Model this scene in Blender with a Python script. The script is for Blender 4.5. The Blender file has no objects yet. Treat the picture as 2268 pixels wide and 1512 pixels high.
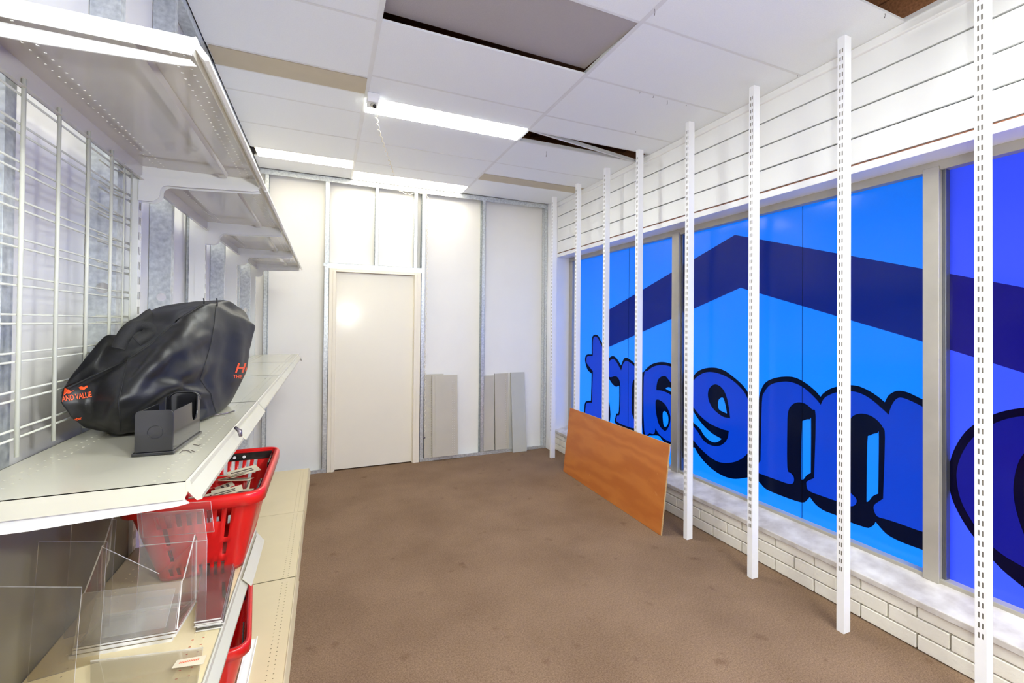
import bpy, bmesh, math, random
from mathutils import Vector, Matrix
from mathutils.bvhtree import BVHTree
random.seed(7)
S = bpy.context.scene
COL = S.collection

# ------------------------------------------------------------------ camera
F_PX, YAW, PITCH, ROLL, CY = 978.644, 0.398387, 0.00988, -0.00921, 708.68
EYE = Vector((0, 0, 1.5))
def _rows():
    c, s = math.cos(YAW), math.sin(YAW)
    x, y, z = Vector((c, -s, 0)), Vector((0, 0, 1)), Vector((s, c, 0))
    c, s = math.cos(PITCH), math.sin(PITCH)
    y, z = y*c - z*s, z*c + y*s
    c, s = math.cos(ROLL), math.sin(ROLL)
    x, y = x*c - y*s, x*s + y*c
    return x, y, z
CX_, CY_, CZ_ = _rows()
cd = bpy.data.cameras.new('camera'); cam = bpy.data.objects.new('camera', cd); COL.objects.link(cam)
cd.sensor_fit = 'HORIZONTAL'; cd.sensor_width = 36; cd.lens = F_PX/2268*36
cd.shift_y = (CY - 756)/2268; cd.clip_start = .02
m = Matrix.Identity(4)
for i, v in enumerate((CX_, CY_, -CZ_)):
    m[0][i], m[1][i], m[2][i] = v
m.translation = EYE
cam.matrix_world = m
S.camera = cam

# ------------------------------------------------------------------ world, exposure, lights
S.view_settings.view_transform = 'Standard'; S.view_settings.look = 'None'
S.view_settings.exposure = 1.14; S.view_settings.gamma = 1; S.view_settings.use_curve_mapping = False
S.cycles.use_denoising = True
S.cycles.max_bounces = 10; S.cycles.diffuse_bounces = 6; S.cycles.transparent_max_bounces = 40
S.cycles.sample_clamp_indirect = 6
W = bpy.data.worlds.new('sky'); S.world = W; W.use_nodes = True
wn = W.node_tree; bg = wn.nodes['Background']
bg.inputs[0].default_value = (.80, .90, 1.0, 1); bg.inputs[1].default_value = 3.0
LAMP = 18.0          # fluorescent diffusers
FLASH = 24.0         # the photographer's flash, watts
fl = bpy.data.lights.new('camera_flash', 'POINT'); fl.shadow_soft_size = .06; fl.energy = FLASH
fl.color = (.97, 1, .97)
flo = bpy.data.objects.new('camera_flash', fl); COL.objects.link(flo)
flo.location = (.40, -.06, 1.68)

# ------------------------------------------------------------------ pixel helpers (photo pixel -> point on a plane of the room)
def ray(u, v): return (CX_*((u-1134)/F_PX) + CY_*((CY-v)/F_PX) + CZ_)
def at_x(u, v, x): d = ray(u, v); return EYE + d*((x)/d.x)
def at_y(u, v, y): d = ray(u, v); return EYE + d*(y/d.y)
def at_z(u, v, z): d = ray(u, v); return EYE + d*((z-1.5)/d.z)
def at_d(u, v, depth): return EYE + ray(u, v)*depth

# ------------------------------------------------------------------ materials
def srgb(r, g, b):
    f = lambda c: (c/255/12.92) if c/255 <= .04045 else ((c/255+.055)/1.055)**2.4
    return (f(r), f(g), f(b), 1)
MATS = {}
def mat(name, col, rough=.5, metal=0, noise=0, scale=20, bump=0, bscale=None, coat=0, col2=None, detail=4, spec=.5, stretch=None):
    m = bpy.data.materials.new(name); m.use_nodes = True; nt = m.node_tree; p = nt.nodes['Principled BSDF']
    p.inputs['Base Color'].default_value = col; p.inputs['Roughness'].default_value = rough
    p.inputs['Metallic'].default_value = metal; p.inputs['Coat Weight'].default_value = coat
    p.inputs['Coat Roughness'].default_value = .08
    p.inputs['Specular IOR Level'].default_value = spec
    if noise or bump:
        tc = nt.nodes.new('ShaderNodeTexCoord'); src = tc.outputs['Object']
        if stretch:
            mp = nt.nodes.new('ShaderNodeMapping'); mp.inputs['Scale'].default_value = stretch
            nt.links.new(src, mp.inputs[0]); src = mp.outputs[0]
    if noise:
        n = nt.nodes.new('ShaderNodeTexNoise'); n.inputs['Scale'].default_value = scale; n.inputs['Detail'].default_value = detail
        nt.links.new(src, n.inputs['Vector'])
        r = nt.nodes.new('ShaderNodeValToRGB'); r.color_ramp.elements[0].position = .3; r.color_ramp.elements[1].position = .7
        c2 = col2 or tuple(c*(1-noise) for c in col[:3])+(1,)
        r.color_ramp.elements[0].color = c2; r.color_ramp.elements[1].color = col
        nt.links.new(n.outputs['Fac'], r.inputs[0]); nt.links.new(r.outputs[0], p.inputs['Base Color'])
    if bump:
        n2 = nt.nodes.new('ShaderNodeTexNoise'); n2.inputs['Scale'].default_value = bscale or scale; n2.inputs['Detail'].default_value = 5
        nt.links.new(src, n2.inputs['Vector'])
        b = nt.nodes.new('ShaderNodeBump'); b.inputs['Strength'].default_value = bump; b.inputs['Distance'].default_value = .01
        nt.links.new(n2.outputs['Fac'], b.inputs['Height']); nt.links.new(b.outputs[0], p.inputs['Normal'])
    MATS[name] = m
    return m
M_board = mat('plasterboard', srgb(241, 239, 234), .75, noise=.03, scale=3)
M_wall = mat('painted_wall', srgb(232, 230, 226), .7, noise=.03, scale=2)
M_tile = mat('ceiling_tile', srgb(243, 246, 247), .9, noise=.04, scale=160, bump=.12, bscale=260)
M_tileg = mat('grey_tile', srgb(176, 170, 168), .9, noise=.05, scale=160, bump=.12, bscale=260)
M_bar = mat('grid_bar_white', srgb(229, 230, 229), .45, noise=.05, scale=9)
M_black = mat('dark_gap', srgb(40, 40, 46), .8, noise=.2, scale=12)
M_timber = mat('roof_timber', srgb(176, 122, 82), .8, noise=.45, scale=8, stretch=(1, 12, 12))
M_clad = mat('white_cladding', srgb(247, 248, 247), .45, noise=.025, scale=4)
M_white = mat('white_enamel', srgb(245, 246, 248), .35, noise=.02, scale=6)
M_post = mat('post_white', srgb(246, 247, 250), .38, noise=.015, scale=8)
M_slotin = mat('slot_inside', srgb(160, 154, 144), .8, noise=.15, scale=30)
M_door = mat('door_enamel', srgb(240, 234, 218), .16, noise=.012, scale=5, coat=.25, bump=.02, bscale=40)
M_frame = mat('door_frame_cream', srgb(240, 232, 214), .3, noise=.03, scale=10)
M_paint = mat('shelf_paint', srgb(196, 193, 176), .22, noise=.03, scale=7, coat=.25)
M_paintw = mat('shelf_paint_white', srgb(240, 241, 236), .25, noise=.02, scale=7, coat=.2)
M_paintg = mat('top_shelf_paint', srgb(205, 201, 192), .10, noise=.02, scale=7, coat=.5)
M_base = mat('base_shelf_paint', srgb(222, 207, 168), .35, noise=.08, scale=3, coat=.1)
M_panel = mat('loose_panel_beige', srgb(196, 190, 176), .45, noise=.05, scale=6)
M_panelg = mat('loose_panel_greygreen', srgb(192, 192, 182), .45, noise=.05, scale=6)
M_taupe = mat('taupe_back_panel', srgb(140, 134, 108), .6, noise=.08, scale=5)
M_wire = mat('wire_enamel', srgb(206, 207, 194), .35, noise=.02, scale=20)
M_alu = mat('aluminium', srgb(186, 181, 168), .42, .35, noise=.12, scale=8)
M_alud = mat('aluminium_reveal', srgb(120, 122, 130), .35, .8, noise=.12, scale=8)
M_brick = mat('painted_brick', srgb(238, 234, 222), .55, noise=.05, scale=14, bump=.25, bscale=45)
M_mortar = mat('painted_mortar', srgb(214, 208, 194), .7, noise=.08, scale=20, bump=.2, bscale=60)
M_rust = mat('rusty_gap', srgb(150, 96, 70), .8, noise=.3, scale=20)
M_fabric = mat('bag_fabric', srgb(25, 25, 27), .46, noise=.18, scale=6, bump=.05, bscale=380, spec=.5)
M_fabricm = mat('bag_webbing', srgb(34, 34, 36), .75, noise=.2, scale=240, bump=.2, bscale=400)
M_plastic = mat('black_plastic', srgb(26, 26, 29), .18, noise=.15, scale=14, coat=.4)
M_orange = mat('orange_print', srgb(232, 84, 34), .5, noise=.05, scale=40)
M_red = mat('red_plastic', srgb(214, 22, 22), .28, noise=.08, scale=5, coat=.2)
M_card = mat('card_paper', srgb(214, 204, 180), .8, noise=.06, scale=30)
M_ink = mat('printed_ink', srgb(88, 74, 70), .8, noise=.2, scale=60)
M_rope = mat('coil_cable', srgb(236, 228, 206), .5, noise=.05, scale=30)
M_clip = mat('grey_metal_clip', srgb(130, 122, 128), .25, .7, noise=.1, scale=30)
M_conc = mat('outside_pavement', srgb(118, 116, 114), .9, noise=.15, scale=5)
M_blocker = mat('sky_blocker_grey', srgb(120, 120, 122), .9, noise=.1, scale=3)

def galv():
    m = mat('galvanised_steel', srgb(196, 200, 202), .4, .6)
    nt = m.node_tree; p = nt.nodes['Principled BSDF']
    tc = nt.nodes.new('ShaderNodeTexCoord'); v = nt.nodes.new('ShaderNodeTexNoise'); v.inputs['Scale'].default_value = 55; v.inputs['Detail'].default_value = 3
    nt.links.new(tc.outputs['Object'], v.inputs['Vector'])
    r = nt.nodes.new('ShaderNodeValToRGB'); r.color_ramp.elements[0].position = .3; r.color_ramp.elements[1].position = .7
    r.color_ramp.elements[0].color = srgb(188, 194, 198); r.color_ramp.elements[1].color = srgb(226, 231, 233)
    nt.links.new(v.outputs['Fac'], r.inputs[0]); nt.links.new(r.outputs[0], p.inputs['Base Color'])
    mr = nt.nodes.new('ShaderNodeMapRange'); mr.inputs[3].default_value = .26; mr.inputs[4].default_value = .44
    nt.links.new(v.outputs['Fac'], mr.inputs[0]); nt.links.new(mr.outputs[0], p.inputs['Roughness'])
    return m
M_galv = galv()

def carpet():
    m = mat('brown_carpet', srgb(150, 120, 104), .98, spec=.1)
    nt = m.node_tree; p = nt.nodes['Principled BSDF']; N = nt.nodes.new; L = nt.links.new
    tc = N('ShaderNodeTexCoord')
    def noise(sc, det=3):
        n = N('ShaderNodeTexNoise'); n.inputs['Scale'].default_value = sc; n.inputs['Detail'].default_value = det
        L(tc.outputs['Object'], n.inputs['Vector']); return n
    n1 = noise(420, 2); r1 = N('ShaderNodeValToRGB')
    r1.color_ramp.elements[0].position = .3; r1.color_ramp.elements[0].color = srgb(112, 88, 69)
    r1.color_ramp.elements[1].position = .7; r1.color_ramp.elements[1].color = srgb(163, 137, 113)
    L(n1.outputs['Fac'], r1.inputs[0])
    n2 = noise(2.2, 4); r2 = N('ShaderNodeValToRGB')
    r2.color_ramp.elements[0].position = .3; r2.color_ramp.elements[0].color = (.80, .78, .76, 1)
    r2.color_ramp.elements[1].position = .65; r2.color_ramp.elements[1].color = (1, 1, 1, 1)
    L(n2.outputs['Fac'], r2.inputs[0])
    mx = N('ShaderNodeMixRGB'); mx.blend_type = 'MULTIPLY'; mx.inputs[0].default_value = 1
    L(r1.outputs[0], mx.inputs[1]); L(r2.outputs[0], mx.inputs[2])
    # stains
    n3 = noise(7, 2); r3 = N('ShaderNodeValToRGB'); r3.color_ramp.elements[0].position = .66; r3.color_ramp.elements[1].position = .76
    r3.color_ramp.elements[0].color = (1, 1, 1, 1); r3.color_ramp.elements[1].color = (.78, .74, .72, 1)
    L(n3.outputs['Fac'], r3.inputs[0])
    mx2 = N('ShaderNodeMixRGB'); mx2.blend_type = 'MULTIPLY'; mx2.inputs[0].default_value = 1
    L(mx.outputs[0], mx2.inputs[1]); L(r3.outputs[0], mx2.inputs[2]); L(mx2.outputs[0], p.inputs['Base Color'])
    n4 = noise(130, 5); r4 = N('ShaderNodeValToRGB'); r4.color_ramp.elements[0].position = .35; r4.color_ramp.elements[1].position = .65
    r4.color_ramp.elements[0].color = (.80, .79, .77, 1); r4.color_ramp.elements[1].color = (1.12, 1.12, 1.12, 1); L(n4.outputs['Fac'], r4.inputs[0])
    mx3 = N('ShaderNodeMixRGB'); mx3.blend_type = 'MULTIPLY'; mx3.inputs[0].default_value = 1
    L(mx2.outputs[0], mx3.inputs[1]); L(r4.outputs[0], mx3.inputs[2]); L(mx3.outputs[0], p.inputs['Base Color'])
    b = N('ShaderNodeBump'); b.inputs['Strength'].default_value = .5; b.inputs['Distance'].default_value = .006
    L(n1.outputs['Fac'], b.inputs['Height']); L(b.outputs[0], p.inputs['Normal'])
    return m
M_carpet = carpet()

def plywood():
    m = mat('plywood_face', srgb(186, 110, 48), .38, coat=.15)
    nt = m.node_tree; p = nt.nodes['Principled BSDF']; N = nt.nodes.new; L = nt.links.new
    tc = N('ShaderNodeTexCoord'); mp = N('ShaderNodeMapping'); mp.inputs['Scale'].default_value = (1.5, 1.5, 4.5)
    L(tc.outputs['Object'], mp.inputs[0])
    n0 = N('ShaderNodeTexNoise'); n0.inputs['Scale'].default_value = 1.5; n0.inputs['Detail'].default_value = 3; L(mp.outputs[0], n0.inputs['Vector'])
    w = N('ShaderNodeTexWave'); w.inputs['Scale'].default_value = .5; w.inputs['Distortion'].default_value = 14; w.inputs['Detail'].default_value = 4
    w.inputs['Detail Scale'].default_value = 1.4; w.bands_direction = 'Z'; L(mp.outputs[0], w.inputs['Vector'])
    r = N('ShaderNodeValToRGB'); r.color_ramp.elements[0].color = srgb(176, 96, 38); r.color_ramp.elements[1].color = srgb(202, 124, 56)
    mx = N('ShaderNodeMath'); mx.operation = 'MULTIPLY_ADD'; mx.inputs[1].default_value = .55
    L(w.outputs['Fac'], mx.inputs[0]); 
    m2 = N('ShaderNodeMath'); m2.operation = 'MULTIPLY'; m2.inputs[1].default_value = .45; L(n0.outputs['Fac'], m2.inputs[0]); L(m2.outputs[0], mx.inputs[2])
    L(mx.outputs[0], r.inputs[0])
    n1 = N('ShaderNodeTexNoise'); n1.inputs['Scale'].default_value = 18; L(tc.outputs['Object'], n1.inputs['Vector'])
    r1 = N('ShaderNodeValToRGB'); r1.color_ramp.elements[0].position = .70; r1.color_ramp.elements[1].position = .78
    r1.color_ramp.elements[0].color = (0, 0, 0, 1); r1.color_ramp.elements[1].color = (.5, .5, .5, 1); L(n1.outputs['Fac'], r1.inputs[0])
    mc = N('ShaderNodeMixRGB'); mc.inputs[2].default_value = srgb(214, 150, 92); L(r1.outputs[0], mc.inputs[0]); L(r.outputs[0], mc.inputs[1])
    L(mc.outputs[0], p.inputs['Base Color'])
    return m
M_ply = plywood()
M_plye = mat('plywood_edge', srgb(206, 172, 122), .7, noise=.3, scale=60, stretch=(1, 1, 6))

def sillmat():
    return mat('dirty_sill', srgb(226, 222, 216), .5, noise=.3, scale=9, col2=srgb(176, 168, 160), detail=8)
M_sill = sillmat()

def lamp(name, col, s):
    m = bpy.data.materials.new(name); m.use_nodes = True; nt = m.node_tree; nt.nodes.clear()
    e = nt.nodes.new('ShaderNodeEmission'); e.inputs[0].default_value = col; e.inputs[1].default_value = s
    o = nt.nodes.new('ShaderNodeOutputMaterial'); nt.links.new(e.outputs[0], o.inputs[0]); return m
M_lampw = lamp('lit_diffuser', (.965, 1, .93, 1), LAMP)
M_lampb = lamp('lit_diffuser_back', (1, .93, .76, 1), LAMP*.30)
M_lampr = lamp('lit_diffuser_rear', (.965, 1, .93, 1), LAMP*1.35)
M_fillv = lamp('cladding_fill_glow', (.965, 1, .95, 1), LAMP*2.6)
M_lampy = lamp('lit_diffuser_warm', (1, .90, .62, 1), LAMP*.32)

def film(name, col):
    m = bpy.data.materials.new(name); m.use_nodes = True; nt = m.node_tree; nt.nodes.clear(); N = nt.nodes.new; L = nt.links.new
    t = N('ShaderNodeBsdfTranslucent'); t.inputs[0].default_value = col
    g = N('ShaderNodeBsdfGlossy'); g.inputs['Roughness'].default_value = .12; g.inputs[0].default_value = (1, 1, 1, 1)
    f = N('ShaderNodeFresnel'); f.inputs[0].default_value = 1.35
    mx = N('ShaderNodeMixShader'); L(f.outputs[0], mx.inputs[0]); L(t.outputs[0], mx.inputs[1]); L(g.outputs[0], mx.inputs[2])
    o = N('ShaderNodeOutputMaterial'); L(mx.outputs[0], o.inputs[0]); return m
M_film = film('blue_film', (.003, .150, .74, 1))
M_filmv = film('violet_blue_film', (.034, .066, .76, 1))
def tint(name, col, gl=.04):
    m = bpy.data.materials.new(name); m.use_nodes = True; nt = m.node_tree; nt.nodes.clear(); N = nt.nodes.new; L = nt.links.new
    t = N('ShaderNodeBsdfTransparent'); t.inputs[0].default_value = col
    g = N('ShaderNodeBsdfGlossy'); g.inputs['Roughness'].default_value = .15
    mx = N('ShaderNodeMixShader'); mx.inputs[0].default_value = gl; L(t.outputs[0], mx.inputs[1]); L(g.outputs[0], mx.inputs[2])
    o = N('ShaderNodeOutputMaterial'); L(mx.outputs[0], o.inputs[0]); return m
M_ink_fill = tint('mid_blue_film', (.72, .46, .68, 1), .014)
M_ink_dark = tint('navy_film', (.15, .10, .12, 1), .016)
M_ink_fillv = tint('violet_mid_film', (.40, .30, .44, 1), .014)
M_ink_roof = tint('slate_navy_film', (.40, .25, .42, 1), .022)
M_glass = tint('clear_glass', (.96, .98, .98, 1), .04)

def acrylic(name, col, haze, gl):
    m = bpy.data.materials.new(name); m.use_nodes = True; nt = m.node_tree; nt.nodes.clear(); N = nt.nodes.new; L = nt.links.new
    t = N('ShaderNodeBsdfTransparent'); t.inputs[0].default_value = col
    d = N('ShaderNodeBsdfDiffuse'); d.inputs[0].default_value = (.8, .79, .76, 1)
    tl = N('ShaderNodeBsdfGlossy'); tl.inputs['Roughness'].default_value = .06
    fr = N('ShaderNodeFresnel'); fr.inputs[0].default_value = 1.3
    ml = N('ShaderNodeMath'); ml.operation = 'MULTIPLY'; ml.inputs[1].default_value = gl; L(fr.outputs[0], ml.inputs[0])
    tc = N('ShaderNodeTexCoord'); n = N('ShaderNodeTexNoise'); n.inputs['Scale'].default_value = 14; n.inputs['Detail'].default_value = 5; L(tc.outputs['Object'], n.inputs['Vector'])
    mh = N('ShaderNodeMath'); mh.operation = 'MULTIPLY'; mh.inputs[1].default_value = haze*2; L(n.outputs['Fac'], mh.inputs[0])
    a = N('ShaderNodeMixShader'); L(mh.outputs[0], a.inputs[0]); L(t.outputs[0], a.inputs[1]); L(d.outputs[0], a.inputs[2])
    b = N('ShaderNodeMixShader'); L(ml.outputs[0], b.inputs[0]); L(a.outputs[0], b.inputs[1]); L(tl.outputs[0], b.inputs[2])
    o = N('ShaderNodeOutputMaterial'); L(b.outputs[0], o.inputs[0]); return m
M_acr = acrylic('clear_acrylic', (.975, .97, .955, 1), .022, .4)
M_acrh = acrylic('scuffed_acrylic', (.97, .97, .96, 1), .11, .8)
M_acrs = acrylic('shade_tinted_acrylic', (.84, .81, .74, 1), .03, .4)  # brown tint puts the lower bay's shade into clear sheets
M_acre = acrylic('acrylic_edge', (.9, .9, .84, 1), .75, .6)

# ------------------------------------------------------------------ mesh helpers
class MB:
    def __init__(s): s.v = []; s.f = []; s.m = []
    def add(s, vs, fs, mi=0):
        o = len(s.v); s.v += [tuple(p) for p in vs]; s.f += [[i+o for i in f] for f in fs]; s.m += [mi]*len(fs); return s
    def box(s, a, b, mi=0):
        x0, y0, z0 = [min(p, q) for p, q in zip(a, b)]; x1, y1, z1 = [max(p, q) for p, q in zip(a, b)]
        return s.add([(x0, y0, z0), (x1, y0, z0), (x1, y1, z0), (x0, y1, z0), (x0, y0, z1), (x1, y0, z1), (x1, y1, z1), (x0, y1, z1)],
                     [(0, 3, 2, 1), (4, 5, 6, 7), (0, 1, 5, 4), (1, 2, 6, 5), (2, 3, 7, 6), (3, 0, 4, 7)], mi)
    def prism(s, pts, d, mi=0, me=None):
        """polygon pts extruded by vector d; me = material of the edge faces"""
        n = len(pts); P = [Vector(p) for p in pts]; Q = [p+Vector(d) for p in P]
        s.add(P+Q, [list(range(n))[::-1], list(range(n, 2*n))], mi)
        o = len(s.v)-2*n
        for i in range(n):
            j = (i+1) % n; s.f.append([o+i, o+j, o+n+j, o+n+i]); s.m.append(mi if me is None else me)
        return s
    def tube(s, pts, r, n=6, mi=0, cap=True, closed=False):
        P = [Vector(p) for p in pts]; rings = []; k = len(P); up = None
        for i, p in enumerate(P):
            t = (P[(i+1) % k]-P[i-1]) if closed else (P[min(i+1, k-1)]-P[max(i-1, 0)])
            if t.length < 1e-9: t = Vector((0, 0, 1))
            t.normalize()
            if up is None:
                up = Vector((0, 0, 1)) if abs(t.z) < .9 else Vector((1, 0, 0))
            a = t.cross(up)
            if a.length < 1e-6: a = t.orthogonal()
            a.normalize(); b = a.cross(t).normalized(); up = b
            rr = r[i] if isinstance(r, (list, tuple)) else r
            rings.append([p+(a*math.cos(2*math.pi*j/n)+b*math.sin(2*math.pi*j/n))*rr for j in range(n)])
        o = len(s.v)
        for R in rings: s.v += [tuple(q) for q in R]
        for i in range(k if closed else k-1):
            i2 = (i+1) % k
            for j in range(n):
                j2 = (j+1) % n; s.f.append([o+i*n+j, o+i*n+j2, o+i2*n+j2, o+i2*n+j]); s.m.append(mi)
        if cap and not closed:
            s.f.append([o+j for j in range(n)][::-1]); s.f.append([o+(k-1)*n+j for j in range(n)]); s.m += [mi, mi]
        return s
    def mesh(s, name, mats, smooth=False):
        me = bpy.data.meshes.new(name); me.from_pydata(s.v, [], s.f); 
        for q in (mats if isinstance(mats, (list, tuple)) else [mats]): me.materials.append(q)
        me.polygons.foreach_set('material_index', s.m)
        bm = bmesh.new(); bm.from_mesh(me); bmesh.ops.recalc_face_normals(bm, faces=bm.faces); bm.to_mesh(me); bm.free()
        if smooth: me.polygons.foreach_set('use_smooth', [True]*len(me.polygons))
        me.update(); return me
    def build(s, name, mats, parent=None, smooth=False, org=None):
        if org is not None:
            org = Vector(org); s.v = [tuple(Vector(p)-org) for p in s.v]
        return link(name, s.mesh(name, mats, smooth), parent, org)
def link(name, me, parent=None, loc=None):
    o = bpy.data.objects.new(name, me); COL.objects.link(o)
    if loc is not None: o.location = loc
    if parent: o.parent = parent
    return o
def tag(o, label=None, cat=None, group=None, kind=None):
    for k, v in (('label', label), ('category', cat), ('group', group), ('kind', kind)):
        if v: o[k] = v
    return o
def empty(name, loc, label, cat, group=None, rz=0):
    o = bpy.data.objects.new(name, None); COL.objects.link(o); o.location = loc; o.rotation_euler = (0, 0, rz); o.empty_display_size = .1
    return tag(o, label, cat, group)
def struct(o, label=None, cat='structure'):
    o['kind'] = 'structure'
    if label: o['label'] = label; o['category'] = cat
    return o
def bevel(o, w, seg=2):
    b = o.modifiers.new('bevel', 'BEVEL'); b.width = w; b.segments = seg; b.limit_method = 'ANGLE'; return o
def solid(o, t, off=0):
    b = o.modifiers.new('solidify', 'SOLIDIFY'); b.thickness = t; b.offset = off; return o
def sub(o, n=2):
    b = o.modifiers.new('subsurf', 'SUBSURF'); b.levels = n; b.render_levels = n; return o
def boxo(name, a, b, m, parent=None, bev=0, movable=False):
    c = [(p+q)/2 for p, q in zip(a, b)]
    if parent is not None and parent.type == 'EMPTY':
        pl = parent.location; a = [p-q for p, q in zip(a, pl)]; b = [p-q for p, q in zip(b, pl)]
        c = [(p+q)/2 for p, q in zip(a, b)]
    o = MB().box(a, b).build(name, m, parent, org=c if (parent is not None or movable) else None)
    if bev: bevel(o, bev)
    return o
def curve_fill(name, loops, m, parent, thick=.0004):
    """planar region bounded by closed loops (even-odd) on a plane x = const; loops of 3-D points"""
    x = loops[0][0].x
    cu = bpy.data.curves.new(name, 'CURVE'); cu.dimensions = '2D'; cu.fill_mode = 'BOTH'; cu.extrude = thick/2
    for lp in loops:
        sp = cu.splines.new('POLY'); sp.points.add(len(lp)-1); sp.use_cyclic_u = True
        for q, p in zip(sp.points, lp): q.co = (p.y, p.z, 0, 1)
    tmp = bpy.data.objects.new(name, cu); COL.objects.link(tmp)
    dg = bpy.context.evaluated_depsgraph_get(); dg.update()
    me = bpy.data.meshes.new_from_object(tmp.evaluated_get(dg))
    bpy.data.objects.remove(tmp); bpy.data.curves.remove(cu)
    for v in me.vertices: v.co = (x+v.co.z, v.co.x, v.co.y)
    me.materials.clear(); me.materials.append(m); me.name = name
    return link(name, me, parent)
def smooth_loop(pts, n=3):
    """Catmull-Rom through a closed loop; points marked with a third item True stay sharp"""
    P = [Vector((p[0], p[1])) for p in pts]; sharp = [len(p) > 2 for p in pts]; out = []; k = len(P)
    for i in range(k):
        p1, p2 = P[i], P[(i+1) % k]
        p0 = P[i-1] if not sharp[i] else p1 - (p2-p1)*.6
        p3 = P[(i+2) % k] if not sharp[(i+1) % k] else p2 + (p2-p1)*.6
        for j in range(n):
            t = j/n
            out.append(.5*((2*p1)+(p2-p0)*t+(2*p0-5*p1+4*p2-p3)*t*t+(3*p1-p0-3*p2+p3)*t**3))
    return out

# ------------------------------------------------------------------ the room
XR, YB, HC = 2.575, 4.815, 2.974        # cladding face, stud face of the back wall, ceiling
YF = -3.4                               # wall behind the photographer
XB = -.69                               # boards of the left wall
fl_ = boxo('floor', (-.8, YF, -.12), (2.72, 4.95, 0), M_carpet); struct(fl_, 'brown looped carpet with faint stains', 'floor')

# left wall: board + studs
wl = boxo('wall_left', (XB-.1, YF, 0), (XB-.012, 4.95, 3.6), M_wall); struct(wl, 'left stud wall behind the shelving', 'wall')
ys = [-3.0+.53*i for i in range(15)]
stud_y = [1.235+.531*i for i in range(-8, 7)]
for a, b in zip([YF]+[stud_y[i] for i in range(1, len(stud_y), 2)], [stud_y[i] for i in range(1, len(stud_y), 2)]+[4.88]):
    boxo('plasterboard', (XB-.012, a+.0015, 0), (XB, b-.0015, HC+.12), M_board, wl)
def c_stud_mesh(depth, flange, h, holes=(.62,), t=.0016):
    """web in the plane y=0 (x from 0 back to -depth), flanges running +y; z up"""
    mb = MB(); r = .017; zs = [0]; cx = -depth*.42
    for hz in holes: zs += [hz-.03, hz+.03]
    zs.append(h)
    for i in range(0, len(zs)-1):
        z0, z1 = zs[i], zs[i+1]
        if i % 2 == 0: mb.add([(0, 0, z0), (-depth, 0, z0), (-depth, 0, z1), (0, 0, z1)], [(0, 1, 2, 3)])
        else:
            n = 24; zc = (z0+z1)/2; ring = [(cx+r*math.cos(2*math.pi*k/n), 0, zc+r*math.sin(2*math.pi*k/n)) for k in range(n)]
            out = []
            for k in range(n):
                c, s_ = math.cos(2*math.pi*k/n), math.sin(2*math.pi*k/n)
                q = max(abs(c)/(depth*.42 if c > 0 else depth*.58), abs(s_)/.03)
                out.append((cx+c/q, 0, zc+s_/q))
            mb.add(ring+out, [(k, (k+1) % n, n+(k+1) % n, n+k) for k in range(n)])
            for cxn, cz in ((0, z0), (0, z1), (-depth, z0), (-depth, z1)): pass
            corners = {}
            for sx, sz in ((0, z1), (-depth, z1), (-depth, z0), (0, z0)):
                best = sorted(range(n), key=lambda k: (out[k][0]-sx)**2+(out[k][2]-sz)**2)[:2]
                a_ = [out[b_] for b_ in best]
                mb.add([a_[0], (sx, 0, sz), a_[1]], [(0, 1, 2)])
    for x in (0, -depth):
        mb.add([(x, 0, 0), (x, flange, 0), (x, flange, h), (x, 0, h)], [(0, 1, 2, 3)])
        xi = x-.007 if x == 0 else x+.007
        mb.add([(x, flange, 0), (xi, flange, 0), (xi, flange, h), (x, flange, h)], [(0, 1, 2, 3)])
    return mb
sm = c_stud_mesh(.075, .036, HC-.004, holes=(.55, 1.60, 2.62)).mesh('stud', M_galv)
for y in stud_y:
    o = link('stud', sm, wl, (-.612, y, .002)); solid(o, .0012)
tk = MB(); tk.box((-.612, YF, 2.93), (-.6105, 4.80, 2.974)); tk.box((-.612, YF, 2.972), (-.688, 4.80, 2.974))
tk.build('top_track', M_galv, wl)
tk = MB(); tk.box((-.612, YF, .001), (-.6105, 4.80, .045)); tk.build('bottom_track', M_galv, wl)

# back wall
wb = boxo('wall_back', (-.8, 4.902, 0), (2.7, 5.0, 3.6), M_wall); struct(wb, 'back stud wall with bare boards between galvanised studs', 'wall')
for a, b in ((-.69, .0), (.0, .95), (.95, 1.66), (1.66, 2.50)):
    z0 = 2.07 if a == 0 else .0
    boxo('plasterboard', (a+.001, 4.89, z0), (b-.001, 4.902, HC+.1), M_board, wb)
def bstud(x0, x1, z0, z1, web):
    """stud of the back wall: front flange x0..x1 facing the room, web on side 'web' (0 left, 1 right)"""
    mb = MB(); t = .0018; D = 4.889
    mb.box((x0, YB, z0), (x1, YB+t, z1))
    xw = x0 if web == 0 else x1-t
    mb.box((xw, YB, z0), (xw+t, D, z1)); mb.box((x0, D-t, z0), (x1, D, z1))
    xl = x1-t if web == 0 else x0
    mb.box((xl, YB, z0), (xl+t, YB+.008, z1))
    return mb.build('stud', M_galv, wb)
bstud(-.555, -.52, .002, 2.96, 0)
bstud(-.022, .022, .002, 2.96, 0)
bstud(.462, .497, 2.105, 2.96, 1)
bstud(.868, .905, 2.105, 2.96, 0)
bstud(.952, .992, .002, 2.96, 1)
bstud(1.645, 1.685, .002, 2.96, 1)
bstud(2.452, 2.488, .002, 2.96, 0)
tk = MB(); tk.box((-.60, YB-.0025, 2.922), (2.49, YB, 2.972)); tk.box((-.60, YB, 2.968), (2.49, 4.889, 2.972)); tk.build('top_track', M_galv, wb)
for a, b in ((-.60, .02), (.955, 2.49)):
    tk = MB(); tk.box((a, YB-.0025, .001), (b, YB, .036)); tk.box((a, YB, .001), (b, 4.889, .004)); tk.build('bottom_track', M_galv, wb)
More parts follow.
